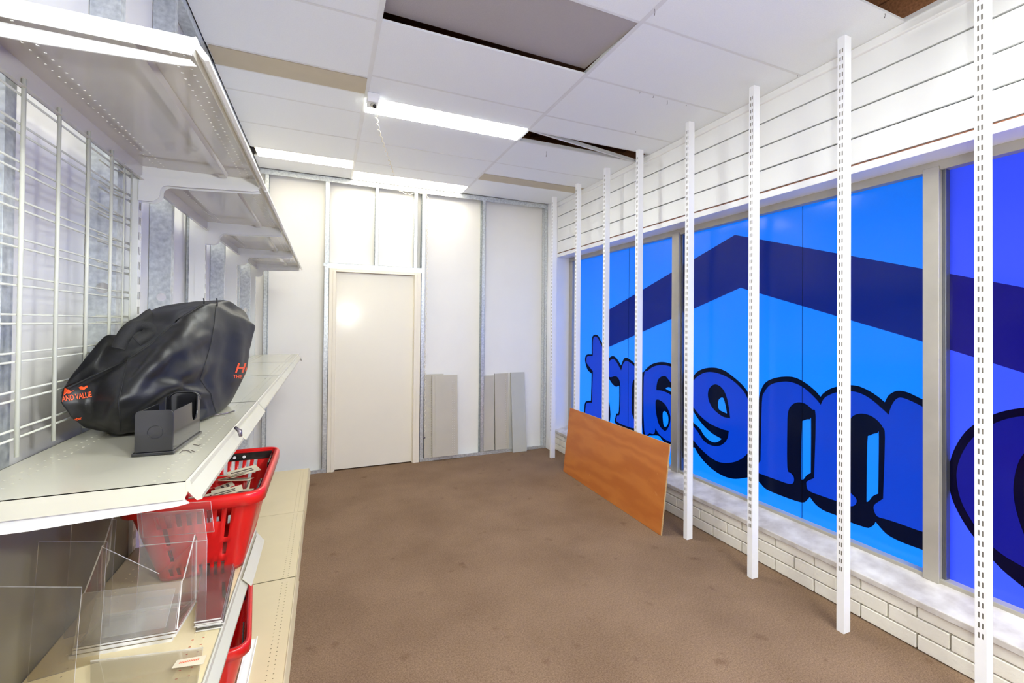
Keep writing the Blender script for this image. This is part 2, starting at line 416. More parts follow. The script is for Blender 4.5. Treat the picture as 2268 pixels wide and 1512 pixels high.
hd = MB(); hd.box((.0, YB-.004, 2.052), (.965, YB-.002, 2.105)); hd.box((.0, YB-.004, 2.103), (.965, 4.885, 2.105)); hd.box((-.03, YB-.006, 2.070), (.05, YB-.004, 2.10))
hd.build('door_header_track', M_galv, wb)
boxo('corner_pier', (2.490, 4.722, 0), (2.80, 4.89, 3.1), M_white, wb)

# door
dr = empty('door_1', (.48, YB, 0), None, None); struct(dr, 'cream flush door in a cream frame in the back wall', 'door')
lf = boxo('door_leaf', (.092, 4.832, .012), (.872, 4.870, 2.016), M_door, dr, .0015)
fr = MB()
for x0, x1 in ((.024, .088), (.876, .946)):
    fr.box((x0-.48, -.012, 0), (x1-.48, .07, 2.052))
fr.box((.088-.48, -.012, 2.018), (.876-.48, .07, 2.052))
for x0, x1 in ((.088, .096), (.868, .876)): fr.box((x0-.48, .003, 0), (x1-.48, .016, 2.018))
o = fr.build('door_frame', M_frame, dr); bevel(o, .003)
st = MB().box((.060-.48, -.018, 0), (.088-.48, -.0125, 2.03)).box((.876-.48, -.018, 0), (.905-.48, -.0125, 2.03)).box((.088-.48, -.018, 2.019), (.876-.48, -.0125, 2.03))
bevel(st.build('door_stop', M_frame, dr), .002)

# wall behind the photographer
struct(boxo('wall_front', (-.8, YF-.1, 0), (2.72, YF, 3.6), M_wall), 'plain white wall behind the photographer', 'wall')

# right wall : bricks, sill, cladding
Y0, Y1 = YF, 4.72
wr = MB().box((2.60, Y0, 0), (2.72, Y1, .215)).box((2.595, Y0, 2.33), (2.80, Y1, 3.6))
wr = wr.build('wall_right', M_mortar); struct(wr, 'right wall, white cladding above and painted brick below the shop window', 'wall')
bz = [.004, .0775, .151]
brick_me = {}
for k in range(3):
    y = Y1-.002-(.12 if k % 2 else 0); first = True
    if k % 2:
        boxo('brick', (2.562, y+.006, bz[k]), (2.6, Y1-.001, bz[k]+.0675), M_brick, wr, .004)
    while y > -1.2:
        L = .236
        if L not in brick_me:
            brick_me[L] = MB().box((-.019, -L/2+.003, 0), (.019, L/2-.003, .0675)).mesh('brick', M_brick)
        o = link('brick', brick_me[L], wr, (2.581+random.uniform(-.0012, .0012), y-L/2, bz[k])); bevel(o, .004)
        y -= L
Z_B = [2.366, 2.508, 2.659, 2.810, 2.958]
for k in range(4):
    for a, b in ((YF, .42), (.42, 3.43), (3.43, 4.72)):
        o = boxo('cladding_board', (XR, a+.001, Z_B[k]+.004), (2.594, b-.001, Z_B[k+1]-.004), M_clad, wr, .003)
boxo('cladding_backing', (2.5945, YF, 2.33), (2.5955, 4.72, 2.97), M_black, wr)
for k in range(3):
    boxo('timber_plank', (2.566, YF+.05, 3.0+k*.14), (2.5945, 4.7, 3.132+k*.14), M_timber, wr, .003)
boxo('cornice_strip', (2.556, YF, 2.930), (2.594, 4.72, 2.995), M_clad, wr, .006)
boxo('rust_line', (2.580, YF, 2.360), (2.594, 4.72, 2.3665), M_rust, wr)
boxo('head_board', (XR-.003, YF, 2.318), (2.742, 4.72, 2.359), M_white, wr, .002)
# window
GX = 2.790; FX = 2.742
win = MB()
win.box((FX, Y0, 2.272), (2.81, 4.72, 2.328)); win.box((FX, Y0, .262), (2.81, 4.72, .292))
win.box((FX, 4.645, .292), (2.81, 4.72, 2.272))
win = win.build('window_1', M_alu); struct(win, 'shop window of three blue backlit panes in an aluminium frame', 'window')
bevel(win, .003)
sl = MB(); sl.prism([(2.548, Y0, .205), (2.548, Y0, .236), (2.742, Y0, .272), (2.81, Y0, .272), (2.81, Y0, .205)], (0, 4.721-Y0, 0))
o = sl.build('window_sill', M_sill, win); bevel(o, .004)
MUL = [(2.868, 2.962), (1.152, 1.232), (-1.10, -1.02)]
panes = [(2.962, 4.645, M_film), (1.232, 2.868, M_film), (-1.02, 1.152, M_filmv), (Y0, -1.10, M_filmv)]
for a, b in MUL:
    mb = MB().box((FX-.012, a+.016, .27), (2.812, b, 2.29)).box((FX+.016, a, .27), (2.812, a+.016, 2.29), 1)
    bevel(mb.build('mullion', [M_alu, M_alud], win), .003)
for a, b, fm in panes:
    mb = MB().box((GX, a-.004, .285), (GX+.006, b+.004, 2.28)); mb.m = [1, 1, 1, 1, 1, 0]
    mb.m = [1]*6
    me = mb.mesh('pane', [fm, M_glass])
    for p in me.polygons: p.material_index = 0 if p.normal.x < -.9 else 1
    link('pane', me, win)
for u in (1394, 1778):
    y = at_x(u, 520, GX).y
    boxo('film_seam', (GX-.0009, y-.0018, .292), (GX-.0004, y+.0018, 2.27), M_ink_dark, win)

# ---- the graphic on the panes (seen from inside, so it reads backwards)
def crop(pts, ox, oy, sc): return [((p[0]/sc+ox, p[1]/sc+oy)+((True,) if len(p) > 2 else ())) for p in pts]
def onpane(pts, x, n=3): return [at_x(q[0], q[1], x) for q in smooth_loop(pts, n)]
XD, XFI = GX-.0018, GX-.0030
c1 = lambda p: crop(p, 1270, 700, 1310/260)
c2 = lambda p: crop(p, 1490, 790, 1024/210)
c3 = lambda p: crop(p, 1660, 800, 1413/430)
c4 = lambda p: crop(p, 2060, 800, 524/208)
T = True
def letter(name, outer, fill, holes_dark=(), holes_light=()):
    dark = [outer, fill]+list(holes_dark)+list(holes_light)
    curve_fill('letter_outline', [onpane(l, XD) for l in dark], M_ink_dark, win)
    curve_fill('letter_fill', [onpane(l, XFI) for l in [fill]+list(holes_dark)], M_ink_fill, win)
# t
letter('t', c1([(205, 425, T), (206, 260), (222, 215), (250, 205), (280, 222), (310, 280), (335, 330), (352, 420), (395, 425), (395, 560), (352, 580), (350, 940), (400, 960), (410, 1160), (340, 1200), (210, 1190), (125, 1130), (122, 1010), (140, 950), (195, 940, T), (204, 640, T), (160, 600), (136, 530), (130, 470), (150, 428)]),
       c1([(216, 440, T), (217, 275), (232, 232), (252, 228), (275, 246), (300, 300), (322, 350), (335, 440), (375, 446), (375, 545), (335, 560), (333, 955), (380, 985), (388, 1130), (330, 1165), (215, 1155), (138, 1105), (136, 1015), (150, 970), (207, 965, T), (217, 612, T), (175, 560), (148, 520), (146, 475), (160, 445)]))
# r
letter('r', c1([(340, 560), (380, 490), (415, 452), (450, 445), (490, 480), (532, 548, T), (560, 480), (590, 462), (640, 490), (700, 545), (745, 640), (745, 1180), (760, 1260), (700, 1290), (560, 1250), (465, 1190), (468, 1130), (480, 1085), (506, 1060), (512, 800), (500, 782), (470, 785), (430, 750), (390, 690), (345, 640)]),
       c1([(360, 570), (395, 510), (425, 482), (452, 480), (480, 510), (525, 590, T), (533, 600), (555, 530), (590, 498), (635, 520), (690, 575), (695, 680), (660, 740), (652, 900), (650, 1060), (668, 1130), (690, 1190), (680, 1250), (560, 1215), (478, 1170), (482, 1130), (492, 1105), (518, 1078), (524, 780), (500, 690), (460, 668), (420, 680), (385, 660)]))
# a
letter('a', c1([(760, 690), (785, 620), (840, 560), (900, 525), (980, 510), (1060, 520), (1130, 550), (1200, 595), (1262, 660), (1268, 900), (1240, 1230), (1180, 1420), (1090, 1450), (1000, 1390), (960, 1340), (912, 1330), (850, 1330), (770, 1300)]),
       c1([(785, 680), (830, 608), (900, 560), (985, 545), (1060, 555), (1120, 580), (1170, 640), (1190, 760), (1190, 1000), (1170, 1250), (1120, 1390), (1050, 1390), (960, 1320), (915, 1250, T), (900, 1310), (850, 1305), (790, 1280)]),
       [c1([(925, 825, T), (930, 760), (950, 700), (990, 670), (1030, 670), (1070, 720), (1110, 770), (1150, 850), (1110, 885), (1040, 850), (980, 830)]),
        c1([(920, 940), (960, 935), (1020, 980), (1060, 1050), (1082, 1120), (1075, 1200), (1040, 1270), (1010, 1275), (960, 1220), (930, 1120), (918, 1030)])],
       [c1([(1030, 808), (1060, 792), (1105, 810), (1125, 858), (1080, 838)]),
        c1([(1000, 1070), (1030, 1065), (1058, 1120), (1055, 1200), (1030, 1235), (1008, 1220), (998, 1150)])])
# e
letter('e', c2([(118, 520), (122, 360), (205, 232), (260, 165), (330, 128), (420, 115), (500, 125), (580, 160), (660, 220), (740, 290), (800, 362), (850, 460), (895, 520), (905, 900), (890, 1200), (880, 1290), (800, 1304), (680, 1318), (580, 1300), (480, 1250), (400, 1190), (330, 1120), (270, 1040), (230, 975), (205, 1010), (120, 1090)]),
       c2([(150, 480), (180, 350), (205, 285), (260, 218), (340, 172), (430, 165), (540, 195), (640, 250), (720, 320), (790, 410), (840, 560), (855, 760), (845, 960), (790, 1060), (700, 1122), (600, 1145), (500, 1135), (400, 1080), (300, 990), (240, 920), (170, 830), (140, 700)]),
       [c2([(190, 520), (290, 630), (400, 720), (520, 775), (605, 800, T), (592, 880), (545, 940), (480, 965), (400, 950), (330, 900), (270, 810), (220, 745), (170, 700)]),
        c2([(380, 420), (390, 350), (430, 305), (480, 300), (540, 345), (580, 430), (605, 540), (620, 662, T), (540, 645), (450, 575), (400, 500)])],
       [c2([(190, 545), (260, 650), (340, 750), (430, 830), (527, 885, T), (490, 915), (430, 920), (350, 862), (290, 770), (230, 715), (180, 640)]),
        c2([(490, 500), (503, 455), (540, 440), (562, 490), (586, 612, T), (540, 592), (498, 565)])])
# m
letter('m', c3([(20, 330, T), (48, 302), (66, 292, T), (76, 230), (110, 160), (170, 125), (260, 110), (340, 120), (420, 165), (480, 215), (517, 258, T), (540, 230), (590, 198), (640, 183), (720, 172), (800, 182), (880, 220), (940, 260), (985, 297, T), (1010, 250), (1050, 222), (1090, 213), (1150, 225), (1230, 262), (1310, 302), (1340, 330, T), (1340, 1405, T), (1295, 1385), (1200, 1350), (1100, 1312), (1010, 1265), (960, 1218), (918, 1167, T), (905, 1190), (880, 1206), (850, 1210), (720, 1165), (630, 1120), (540, 1085), (480, 1040), (440, 987, T), (425, 1002), (400, 1025), (360, 1022), (250, 985), (130, 935), (90, 900), (48, 850), (20, 820, T)]),
       c3([(80, 722, T), (90, 300), (110, 222), (150, 172), (220, 150), (300, 150), (380, 182), (440, 230), (490, 280), (518, 316, T), (545, 267), (600, 236), (660, 220), (720, 215), (800, 230), (880, 272), (950, 330), (1013, 388, T), (1030, 330), (1060, 282), (1100, 263), (1180, 290), (1310, 357), (1330, 370, T), (1330, 540), (1300, 560), (1292, 1090), (1318, 1120), (1318, 1258, T), (1200, 1220), (1100, 1183), (1000, 1150), (930, 1128), (905, 1080), (905, 1052), (920, 1034), (972, 1000, T), (986, 560), (970, 480), (920, 420), (860, 387), (800, 380), (750, 400), (724, 445), (715, 520), (712, 900), (725, 945), (770, 990), (780, 1022), (760, 1050), (720, 1050), (630, 1015), (500, 970), (430, 940), (415, 900), (420, 872), (470, 850, T), (482, 400), (455, 350), (405, 308), (350, 298), (305, 320), (281, 370), (275, 480), (275, 770), (300, 812), (322, 842), (320, 880), (290, 892), (200, 862), (48, 806), (22, 796, T), (22, 745), (62, 742)]),
       [],
       [c3([(378, 860, T), (381, 480), (396, 430), (440, 422), (448, 440), (446, 812, T), (418, 826), (395, 856)]),
        c3([(852, 1022, T), (858, 590), (876, 540), (930, 523), (941, 545), (936, 962, T), (898, 980), (868, 1016)])])
# o : the visible left half traced, the right half mirrored about its own middle
def o_loop(pts):
    P = [at_x(q[0], q[1], 1) for q in smooth_loop(pts+[], 1)]
    return pts
def mirror_loop(pts, x, yc):
    A = [at_x(q[0], q[1], x) for q in pts]
    A = [a for a in A if a.y > yc+.004]
    B = [Vector((x, 2*yc-a.y, a.z)) for a in reversed(A)]
    return A+B
YC = at_x(2292, 1100, GX).y
def cat_open(pts, n=4):
    P = [Vector(p) for p in pts]; out = []
    for i in range(len(P)-1):
        p0, p1, p2, p3 = P[max(i-1, 0)], P[i], P[i+1], P[min(i+2, len(P)-1)]
        for j in range(n):
            t = j/n; out.append(.5*((2*p1)+(p2-p0)*t+(2*p0-5*p1+4*p2-p3)*t*t+(3*p1-p0-3*p2+p3)*t**3))
    return out+[P[-1]]
oo = cat_open(c4([(600, 252), (524, 258), (420, 275), (320, 310), (215, 375), (150, 460), (110, 560), (100, 640), (115, 740), (150, 830), (215, 940), (300, 1050), (400, 1160), (524, 1262), (600, 1310)]))
of = cat_open(c4([(600, 298), (524, 305), (430, 320), (330, 360), (240, 425), (180, 510), (150, 600), (150, 680), (170, 770), (215, 862), (300, 985), (400, 1075), (524, 1148), (600, 1175)]))
oh = cat_open(c4([(600, 470), (560, 480), (524, 512), (490, 570), (470, 650), (465, 730), (480, 830), (524, 965), (560, 1020), (600, 1050)]))
curve_fill('letter_outline', [mirror_loop(l, XD, YC) for l in (oo, of, oh)], M_ink_dark, win)
curve_fill('letter_fill', [mirror_loop(l, XFI, YC) for l in (of, oh)], M_ink_fillv, win)
# roof chevron
ch = [(1338, 692), (1627.5, 520), (2060, 598), (2330, 648), (2330, 845), (2100, 773), (2060, 761), (1640, 637), (1338, 773)]
curve_fill('roof_chevron', [[at_x(u, v, XD) for u, v in ch]], M_ink_roof, win)

# ------------------------------------------------------------------ outside the window
gr = boxo('pavement', (2.86, -9, -.12), (14, 12, -.02), M_conc); struct(gr, 'pale pavement outside the shop window', 'ground')
aw = boxo('sky_blocker', (2.86, -9, 2.48), (6.0, 12, 2.6), M_blocker); struct(aw, 'added unseen slab shading the top of the shop window', 'sky_blocker')  # added slab outside, blocks sky so the panes brighten downward

# ------------------------------------------------------------------ ceiling
ce = boxo('ceiling', (-.8, YF, 3.42), (2.72, 4.95, 3.5), M_timber); struct(ce, 'suspended ceiling of white tiles under a dark timber roof space', 'ceiling')
G1, G2 = .222, 1.395
for y in (-2.4, -1.2, .3, .95, 2.4, 3.9):
    boxo('roof_joist', (-.7, y, 3.26), (2.6, y+.05, 3.419), M_timber, ce)
for x in (1.75, 2.25):
    boxo('roof_batten', (x, YF+.1, 3.225), (x+.07, 4.8, 3.259), M_timber, ce)
cols = [(-.609, G1), (G1, G2), (G2, 2.556)]
rows = [[-3.38, -2.86, -2.34, -1.82, -1.30, -.78, -.26, .26, .78, 1.30, 1.745, 2.235, 2.772, -99, 2.982, 3.26, 3.755, 4.255, -99, 4.480, 4.80],
        [-3.38, -2.86, -2.57, -99, -2.34, -1.82, -1.30, -.95, -99, -.72, -.26, .26, .74, 1.235, 1.732, 2.222, 2.742, 3.008, -99, 3.240, 3.757, 4.258, 4.530, -99, 4.80],
        [-3.38, -2.86, -2.34, -1.82, -1.30, -.78, -.30, -99, -.07, .26, .745, -98, 1.218, 1.722, 2.240, 2.770, 3.032, -99, 3.238, 3.765, 4.074, -99, 4.270, 4.80]]
def tee(a, b, along, bm=None):
    mb = MB(); t = .0006
    (x0, y0), (x1, y1) = a, b
    if along == 'y':
        mb.box((x0-.012, y0, HC-.001), (x0+.012, y1, HC)); mb.box((x0-.0015, y0, HC), (x0+.0015, y1, HC+.03))
    else:
        mb.box((x0, y0-.007, HC-.0006), (x1, y0+.007, HC)); mb.box((x0, y0-.0015, HC), (x1, y0+.0015, HC+.025))
    return mb.build('grid_bar', M_bar, ce)
for x in (G1, G2): tee((x, YF), (x, 4.81), 'y')
for ci, (x0, x1) in enumerate(cols):
    r = rows[ci]; prev = r[0]; i = 1
    while i < len(r):
        if r[i] in (-99, -98):
            # fixture slot or opening: bars at both edges, no tile
            tee((x0+.012, r[i-1]), (x1-.012, r[i-1]), 'x'); prev = r[i+1]
            if not (r[i] == -98): tee((x0+.012, r[i+1]), (x1-.012, r[i+1]), 'x')
            i += 2; continue
        a, b = prev, r[i]
        dz = random.uniform(0, .0012)
        if ci == 1 and abs(a-1.732) < .01:
            # grey tile pushed up and askew
            o = MB().box((x0+.016, a+.004, HC+.006), (x1-.006, b+.01, HC+.018)).build('ceiling_tile', M_tileg, ce, org=((x0+x1)/2, a, HC+.008))
            o.rotation_euler = (math.radians(4.5), math.radians(.6), 0); o['label'] = 'grey ceiling tile pushed up and askew'
        else:
            boxo('ceiling_tile', (x0+.003, a+.0015, HC+.0002+dz), (x1-.003, b-.0015, HC+.012+dz), M_tile, ce)
        if i+1 < len(r) and r[i+1] not in (-99, -98) and not (ci == 1 and abs(b-2.222) < .01): tee((x0+.012, b), (x1-.012, b), 'x')
        prev = b; i += 1
# hanging bars in the empty light slot
for p, q in (((G2+.01, 3.036, HC), (2.50, 3.205, HC-.012)), ((G2+.05, 3.236, HC-.002), (2.53, 3.215, HC-.010))):
    d = Vector(q)-Vector(p); n = Vector((-d.y, d.x, 0)).normalized()
    mb = MB().prism([Vector(p)-n*.008, Vector(p)+n*.008, Vector(p)+n*.008+Vector((0, 0, .0015)), Vector(p)-n*.008+Vector((0, 0, .0015))], d)
    mb.prism([Vector(p)-n*.001, Vector(p)+n*.001, Vector(p)+n*.001+Vector((0, 0, .03)), Vector(p)-n*.001+Vector((0, 0, .03))], d)
    o = mb.build('loose_grid_bar', M_bar, ce); o['label'] = 'loose bar hanging across the empty light slot'
# loose bars in the open corner
for p, q in (((1.62, .86, HC+.10), (2.54, 1.03, HC+.03)), ((1.9, .72, HC+.16), (2.02, 1.22, HC+.02))):
    mb = MB().tube([p, q], .013, 4); mb.build('loose_grid_bar', M_bar, ce)
boxo('wall_angle', (2.548, YF, HC-.0015), (2.556, 4.80, HC+.02), M_bar, ce)
# cobweb fluff hanging from the joints
fz = MB()
for u, v, l in ((1478, 222, .030), (1447, 212, .012), (1210, 335, .045), (1408, 290, .010), (1450, 20, .03), (1417, 203, .010), (1520, 232, .006), (1766, 165, .02), (1960, 30, .02)):
    p = at_z(u, v, HC-.001); fz.tube([p, p+Vector((.003, .001, -l*.5)), p+Vector((-.001, .002, -l))], [.0012, .0009, .0022], 4)
o = fz.build('hanging_fluff', mat('fluff', srgb(84, 72, 64), .9, noise=.2, scale=50), ce); o['kind'] = 'stuff'

# ------------------------------------------------------------------ ceiling lights
M_dead = mat('aged_diffuser', srgb(196, 184, 158), .5, noise=.06, scale=10)
def light(x0, x1, y0, y1, label, mats, split=False, group='fluorescent ceiling lights'):
    t = empty('ceiling_light', ((x0+x1)/2, (y0+y1)/2, HC), label, 'light', group)
    hx, hy = (x1-x0)/2-.004, (y1-y0)/2-.004
    mb = MB(); z = .06
    mb.box((-hx, -hy, .004), (-hx+.006, hy, z)).box((hx-.006, -hy, .004), (hx, hy, z)).box((-hx, -hy, .004), (hx, -hy+.006, z)).box((-hx, hy-.006, .004), (hx, hy, z)).box((-hx, -hy, z), (hx, hy, z+.004))
    mb.build('housing', M_white, t)
    if split:
        MB().box((-hx+.007, -.01, -.004), (hx-.007, hy-.007, .004)).build('diffuser', mats[0], t)
        MB().box((-hx+.007, -hy+.007, -.004), (hx-.007, -.011, .004)).build('diffuser', mats[1], t)
    else:
        MB().box((-hx+.007, -hy+.007, -.004), (hx-.007, hy-.007, .004)).build('diffuser', mats[0], t)
    return t
light(G1, G2, 3.008, 3.240, 'lit ceiling light in the middle of the ceiling, small camera at its left end', [M_lampw])
light(-.58, G1, 4.255, 4.480, 'dimmer yellowish lit ceiling light above the end of the shelving', [M_lampb, M_lampy], True)
light(G1, G2, 4.530, 4.800, 'bright lit ceiling light hard against the back wall above the door', [M_lampb])
light(-.609, G1, 2.772, 2.982, 'unlit beige ceiling light nearest the shelving', [M_dead])
light(G2, 2.556, 4.074, 4.270, 'unlit beige ceiling light in the far right corner of the ceiling', [M_dead])
light(G1, G2, -.95, -.72, 'lit ceiling light behind the photographer in the middle', [M_lampr])
light(G2, 2.556, -.30, -.07, 'added unseen fill light behind the photographer on the window side', [M_fillv])  # added fill lamp out of view, brightens the right wall cladding
light(G1, G2, -2.57, -2.34, 'lit ceiling light behind the photographer, far back', [M_lampr])

# ------------------------------------------------------------------ slotted posts
PW, PD, PH = .034, .050, 2.950       # face width (y), depth (x), height
def post_mesh():
    mb = MB(); pitch, sh, sw = .0395, .021, .0052
    yc = [0, .0085, .0085+sw, .0195, .0195+sw, PW]
    n = int((PH-.325)/pitch); z0 = .30
    zs = [0]
    for k in range(n): zs += [z0+k*pitch, z0+k*pitch+sh]
    zs.append(PH)
    for i in range(len(zs)-1):
        a, b = zs[i], zs[i+1]; hole = i % 2 == 1
        if not hole:
            mb.add([(0, 0, a), (0, PW, a), (0, PW, b), (0, 0, b)], [(0, 1, 2, 3)])
        else:
            for j in (0, 2, 4):
                y0, y1 = yc[j], yc[j+1]; mb.add([(0, y0, a), (0, y1, a), (0, y1, b), (0, y0, b)], [(0, 1, 2, 3)])
    mb.add([(0, 0, 0), (PD, 0, 0), (PD, 0, PH), (0, 0, PH)], [(0, 1, 2, 3)])
    mb.add([(0, PW, 0), (PD, PW, 0), (PD, PW, PH), (0, PW, PH)], [(0, 1, 2, 3)])
    mb.add([(PD, 0, 0), (PD, PW, 0), (PD, PW, PH), (PD, 0, PH)], [(0, 1, 2, 3)])
    mb.add([(0, 0, PH), (PD, 0, PH), (PD, PW, PH), (0, PW, PH)], [(0, 1, 2, 3)])
    mb.add([(0, 0, 0), (PD, 0, 0), (PD, PW, 0), (0, PW, 0)], [(0, 1, 2, 3)])
    mb.add([(.0035, .002, .25), (.0035, PW-.002, .25), (.0035, PW-.002, PH-.02), (.0035, .002, PH-.02)], [(0, 1, 2, 3)], 1)
    return mb.mesh('slotted_post', [M_post, M_slotin])
pm = post_mesh()
PY = [4.436, 3.920, 3.418, 2.954, 2.405, 1.891, 1.387, .880]
PL = ['white slotted post in the far corner, first from the back wall',
      'white slotted post second from the back wall, behind the far end of the plywood board',
      'white slotted post third from the back wall, crossing the letter r on the window',
      'white slotted post fourth from the back wall, just left of the first window mullion',
      'white slotted post fifth from the back wall, beside the near end of the plywood',
      'white slotted post sixth from the back wall, at the peak of the roof shape',
      'white slotted post seventh from the back wall, crossing the letter m',
      'white slotted post nearest the camera, crossing the round letter o']
for y, l in zip(PY, PL):
    o = link('slotted_post', pm, None, (2.352, y-PW/2, .001)); tag(o, l, 'post', 'white slotted posts along the window')
    if y < 1: o.location.x = 2.352

# ------------------------------------------------------------------ plywood board leaning on the posts
bl, br = Vector((2.262, 3.985, 0)), Vector((2.222, 2.505, 0))
ydir = (br-bl).normalized(); Lb = (br-bl).length
tilt = Vector((.075, 0, .643)); 
nrm = ydir.cross(tilt).normalized(); nrm = nrm if nrm.x > 0 else -nrm
mb = MB(); P = [bl, br, br+tilt, bl+tilt]
mb.prism(P, nrm*.012, 0, 1)
o = mb.build('plywood_board', [M_ply, M_plye], None, org=(bl+br)/2); tag(o, 'orange brown plywood board leaning sideways against the window posts', 'board')
o.location.z += .002

# ------------------------------------------------------------------ loose panels leaning on the back wall
def perf_panel(name, p0, w, h, lean, mat_, label, rows_x=(), yb=4.80, fold=None, rz=0, z0=.006):
    """leaning sheet-metal panel: turned edges, with rows of small holes at rows_x"""
    t = empty(name, (p0, yb, z0), label, 'panel', 'loose shelf panels leaning on the back wall', rz)
    mb = MB(); hs = .006; pitch = .026
    xs = [0]
    for x in rows_x: xs += [x-hs/2, x+hs/2]
    xs.append(w); nz = int((h-.06)/pitch)
    zs = [0]
    for k in range(nz): zs += [.03+k*pitch, .03+k*pitch+hs]
    zs.append(h)
    if not rows_x: zs = [0, h]
    for i in range(len(xs)-1):
        if i % 2 == 0: mb.add([(xs[i], 0, 0), (xs[i+1], 0, 0), (xs[i+1], 0, h), (xs[i], 0, h)], [(0, 1, 2, 3)])
        else:
            for j in range(0, len(zs)-1, 2):
                mb.add([(xs[i], 0, zs[j]), (xs[i+1], 0, zs[j]), (xs[i+1], 0, zs[j+1]), (xs[i], 0, zs[j+1])], [(0, 1, 2, 3)])
    o = mb.build('sheet', mat_, t); solid(o, .001, 0); o.rotation_euler = (-lean, 0, 0)
    e = MB().box((0, .0006, 0), (.0015, .018, h)).box((w-.0015, .0006, 0), (w, .018, h)).box((0, .0006, h-.0015), (w, .018, h)).box((0, .0006, 0), (w, .018, .0015))
    if fold:
        for fx in fold: e.box((fx-.004, -.005, .002), (fx+.004, -.0006, h-.002))
    o = e.build('turned_edge', mat_, t); o.rotation_euler = (-lean, 0, 0)
    return t
perf_panel('shelf_panel', 1.005, .215, .905, .055, M_panel, 'beige perforated shelf panel leaning beside the door, back one of the pair', (.05, .075), yb=4.808, z0=.037, fold=(.10,))
perf_panel('shelf_panel', 1.085, .285, .885, .058, M_panel, 'beige perforated shelf panel leaning beside the door, front one of the pair', (.225, .245), yb=4.776, z0=.045, fold=(.035,))
perf_panel('shelf_panel', 1.692, .132, .865, .05, M_panel, 'narrow beige panel leaning in the right bay, first right of the stud', (), yb=4.83, z0=.037)
perf_panel('shelf_panel', 1.836, .172, .885, .05, M_panel, 'narrow beige panel leaning in the right bay, middle one of three', (.135, .15), yb=4.826, z0=.037, fold=(.15,))
perf_panel('shelf_panel', 2.035, .178, .93, .10, M_panelg, 'grey green panel leaning in the right bay with its foot out on the carpet', (), yb=4.765, z0=.003)

# ------------------------------------------------------------------ shelving
def strip_holes(mb, x0, x1, y0, y1, z, rows_x, pitch, hs):
    xs = [x0]
    for x in rows_x: xs += [x-hs/2, x+hs/2]
    xs.append(x1)
    n = int((y1-y0-.04)/pitch); ys_ = [y0]
    for k in range(n+1): ys_ += [y0+.02+k*pitch-hs/2, y0+.02+k*pitch+hs/2]
    ys_.append(y1)
    for i in range(len(xs)-1):
        if i % 2 == 0: mb.add([(xs[i], y0, z), (xs[i+1], y0, z), (xs[i+1], y1, z), (xs[i], y1, z)], [(0, 1, 2, 3)])
        else:
            for j in range(0, len(ys_)-1, 2):
                mb.add([(xs[i], ys_[j], z), (xs[i+1], ys_[j], z), (xs[i+1], ys_[j+1], z), (xs[i], ys_[j+1], z)], [(0, 1, 2, 3)])
XU = -.592                                   # front face of the uprights
def shelf(parent, y0, y1, z, m, mlip, xf=-.236, hole=.0045, rear=-.586):
    """returns shelf part (plate) with lip, end flanges and rib as sub-parts; world coordinates minus parent"""
    off = Vector(parent.location)
    mb = MB()
    strip_holes(mb, rear, xf, y0, y1, z, (rear+.045, rear+.068, xf-.052, xf-.030), .0254, hole)
    mb.add([(rear, y0, z), (rear, y1, z), (rear, y1, z-.052), (rear, y0, z-.052)], [(0, 1, 2, 3)])
    mb.add([(rear, y0, z-.052), (rear, y1, z-.052), (rear+.012, y1, z-.052), (rear+.012, y0, z-.052)], [(0, 1, 2, 3)])
    for y in (y0, y1): mb.add([(rear, y, z), (xf, y, z), (xf, y, z-.034), (rear, y, z-.034)], [(0, 1, 2, 3)], 1)
    mb.v = [tuple(Vector(p)-off) for p in mb.v]
    s = mb.build('shelf', [m, mlip], parent); solid(s, .0014, -1)
    lip = MB(); prof = [(xf, z+.0005), (xf+.004, z+.004), (xf+.007, z+.001), (xf+.009, z-.008), (xf+.026, z-.030), (xf+.026, z-.037), (xf+.018, z-.038), (xf+.004, z-.020), (xf, z-.030)]
    lip.prism([(x, y0+.001, zz) for x, zz in prof], (0, y1-y0-.002, 0)); lip.v = [tuple(Vector(p)-off) for p in lip.v]
    lip.build('front_lip', mlip, s)
    rb = MB(); prof = [(xf-.125, z-.002), (xf-.120, z-.016), (xf-.098, z-.016), (xf-.093, z-.002)]
    rb.prism([(x, y0+.03, zz) for x, zz in prof], (0, y1-y0-.06, 0)); rb.v = [tuple(Vector(p)-off) for p in rb.v]
    rb.build('stiffener', m, s)
    return s
def bracket(parent, y, z, m, xf=-.236, rear=XU):
    off = Vector(parent.location); pts = []
    pts += [(rear+.001, z-.036), (xf-.006, z-.036), (xf+.004, z-.046), (xf-.02, z-.050), (xf-.22, z-.060)]
    cx, cz, r = rear+.086, z-.085, .025
    for k in range(7): a = math.radians(90+15*k); pts.append((cx+r*math.cos(a), cz+r*math.sin(a)))
    cx, cz, r = rear+.031, z-.087, .030
    for k in range(7): a = math.radians(-15*k); pts.append((cx+r*math.cos(a), cz-.004+r*math.sin(a)))
    pts += [(rear+.001, z-.121)]
    mb = MB().prism([(x, y-.0015, zz) for x, zz in pts], (0, .003, 0)); mb.v = [tuple(Vector(p)-off) for p in mb.v]
    return mb.build('bracket', m, parent)
UP_H = 2.12
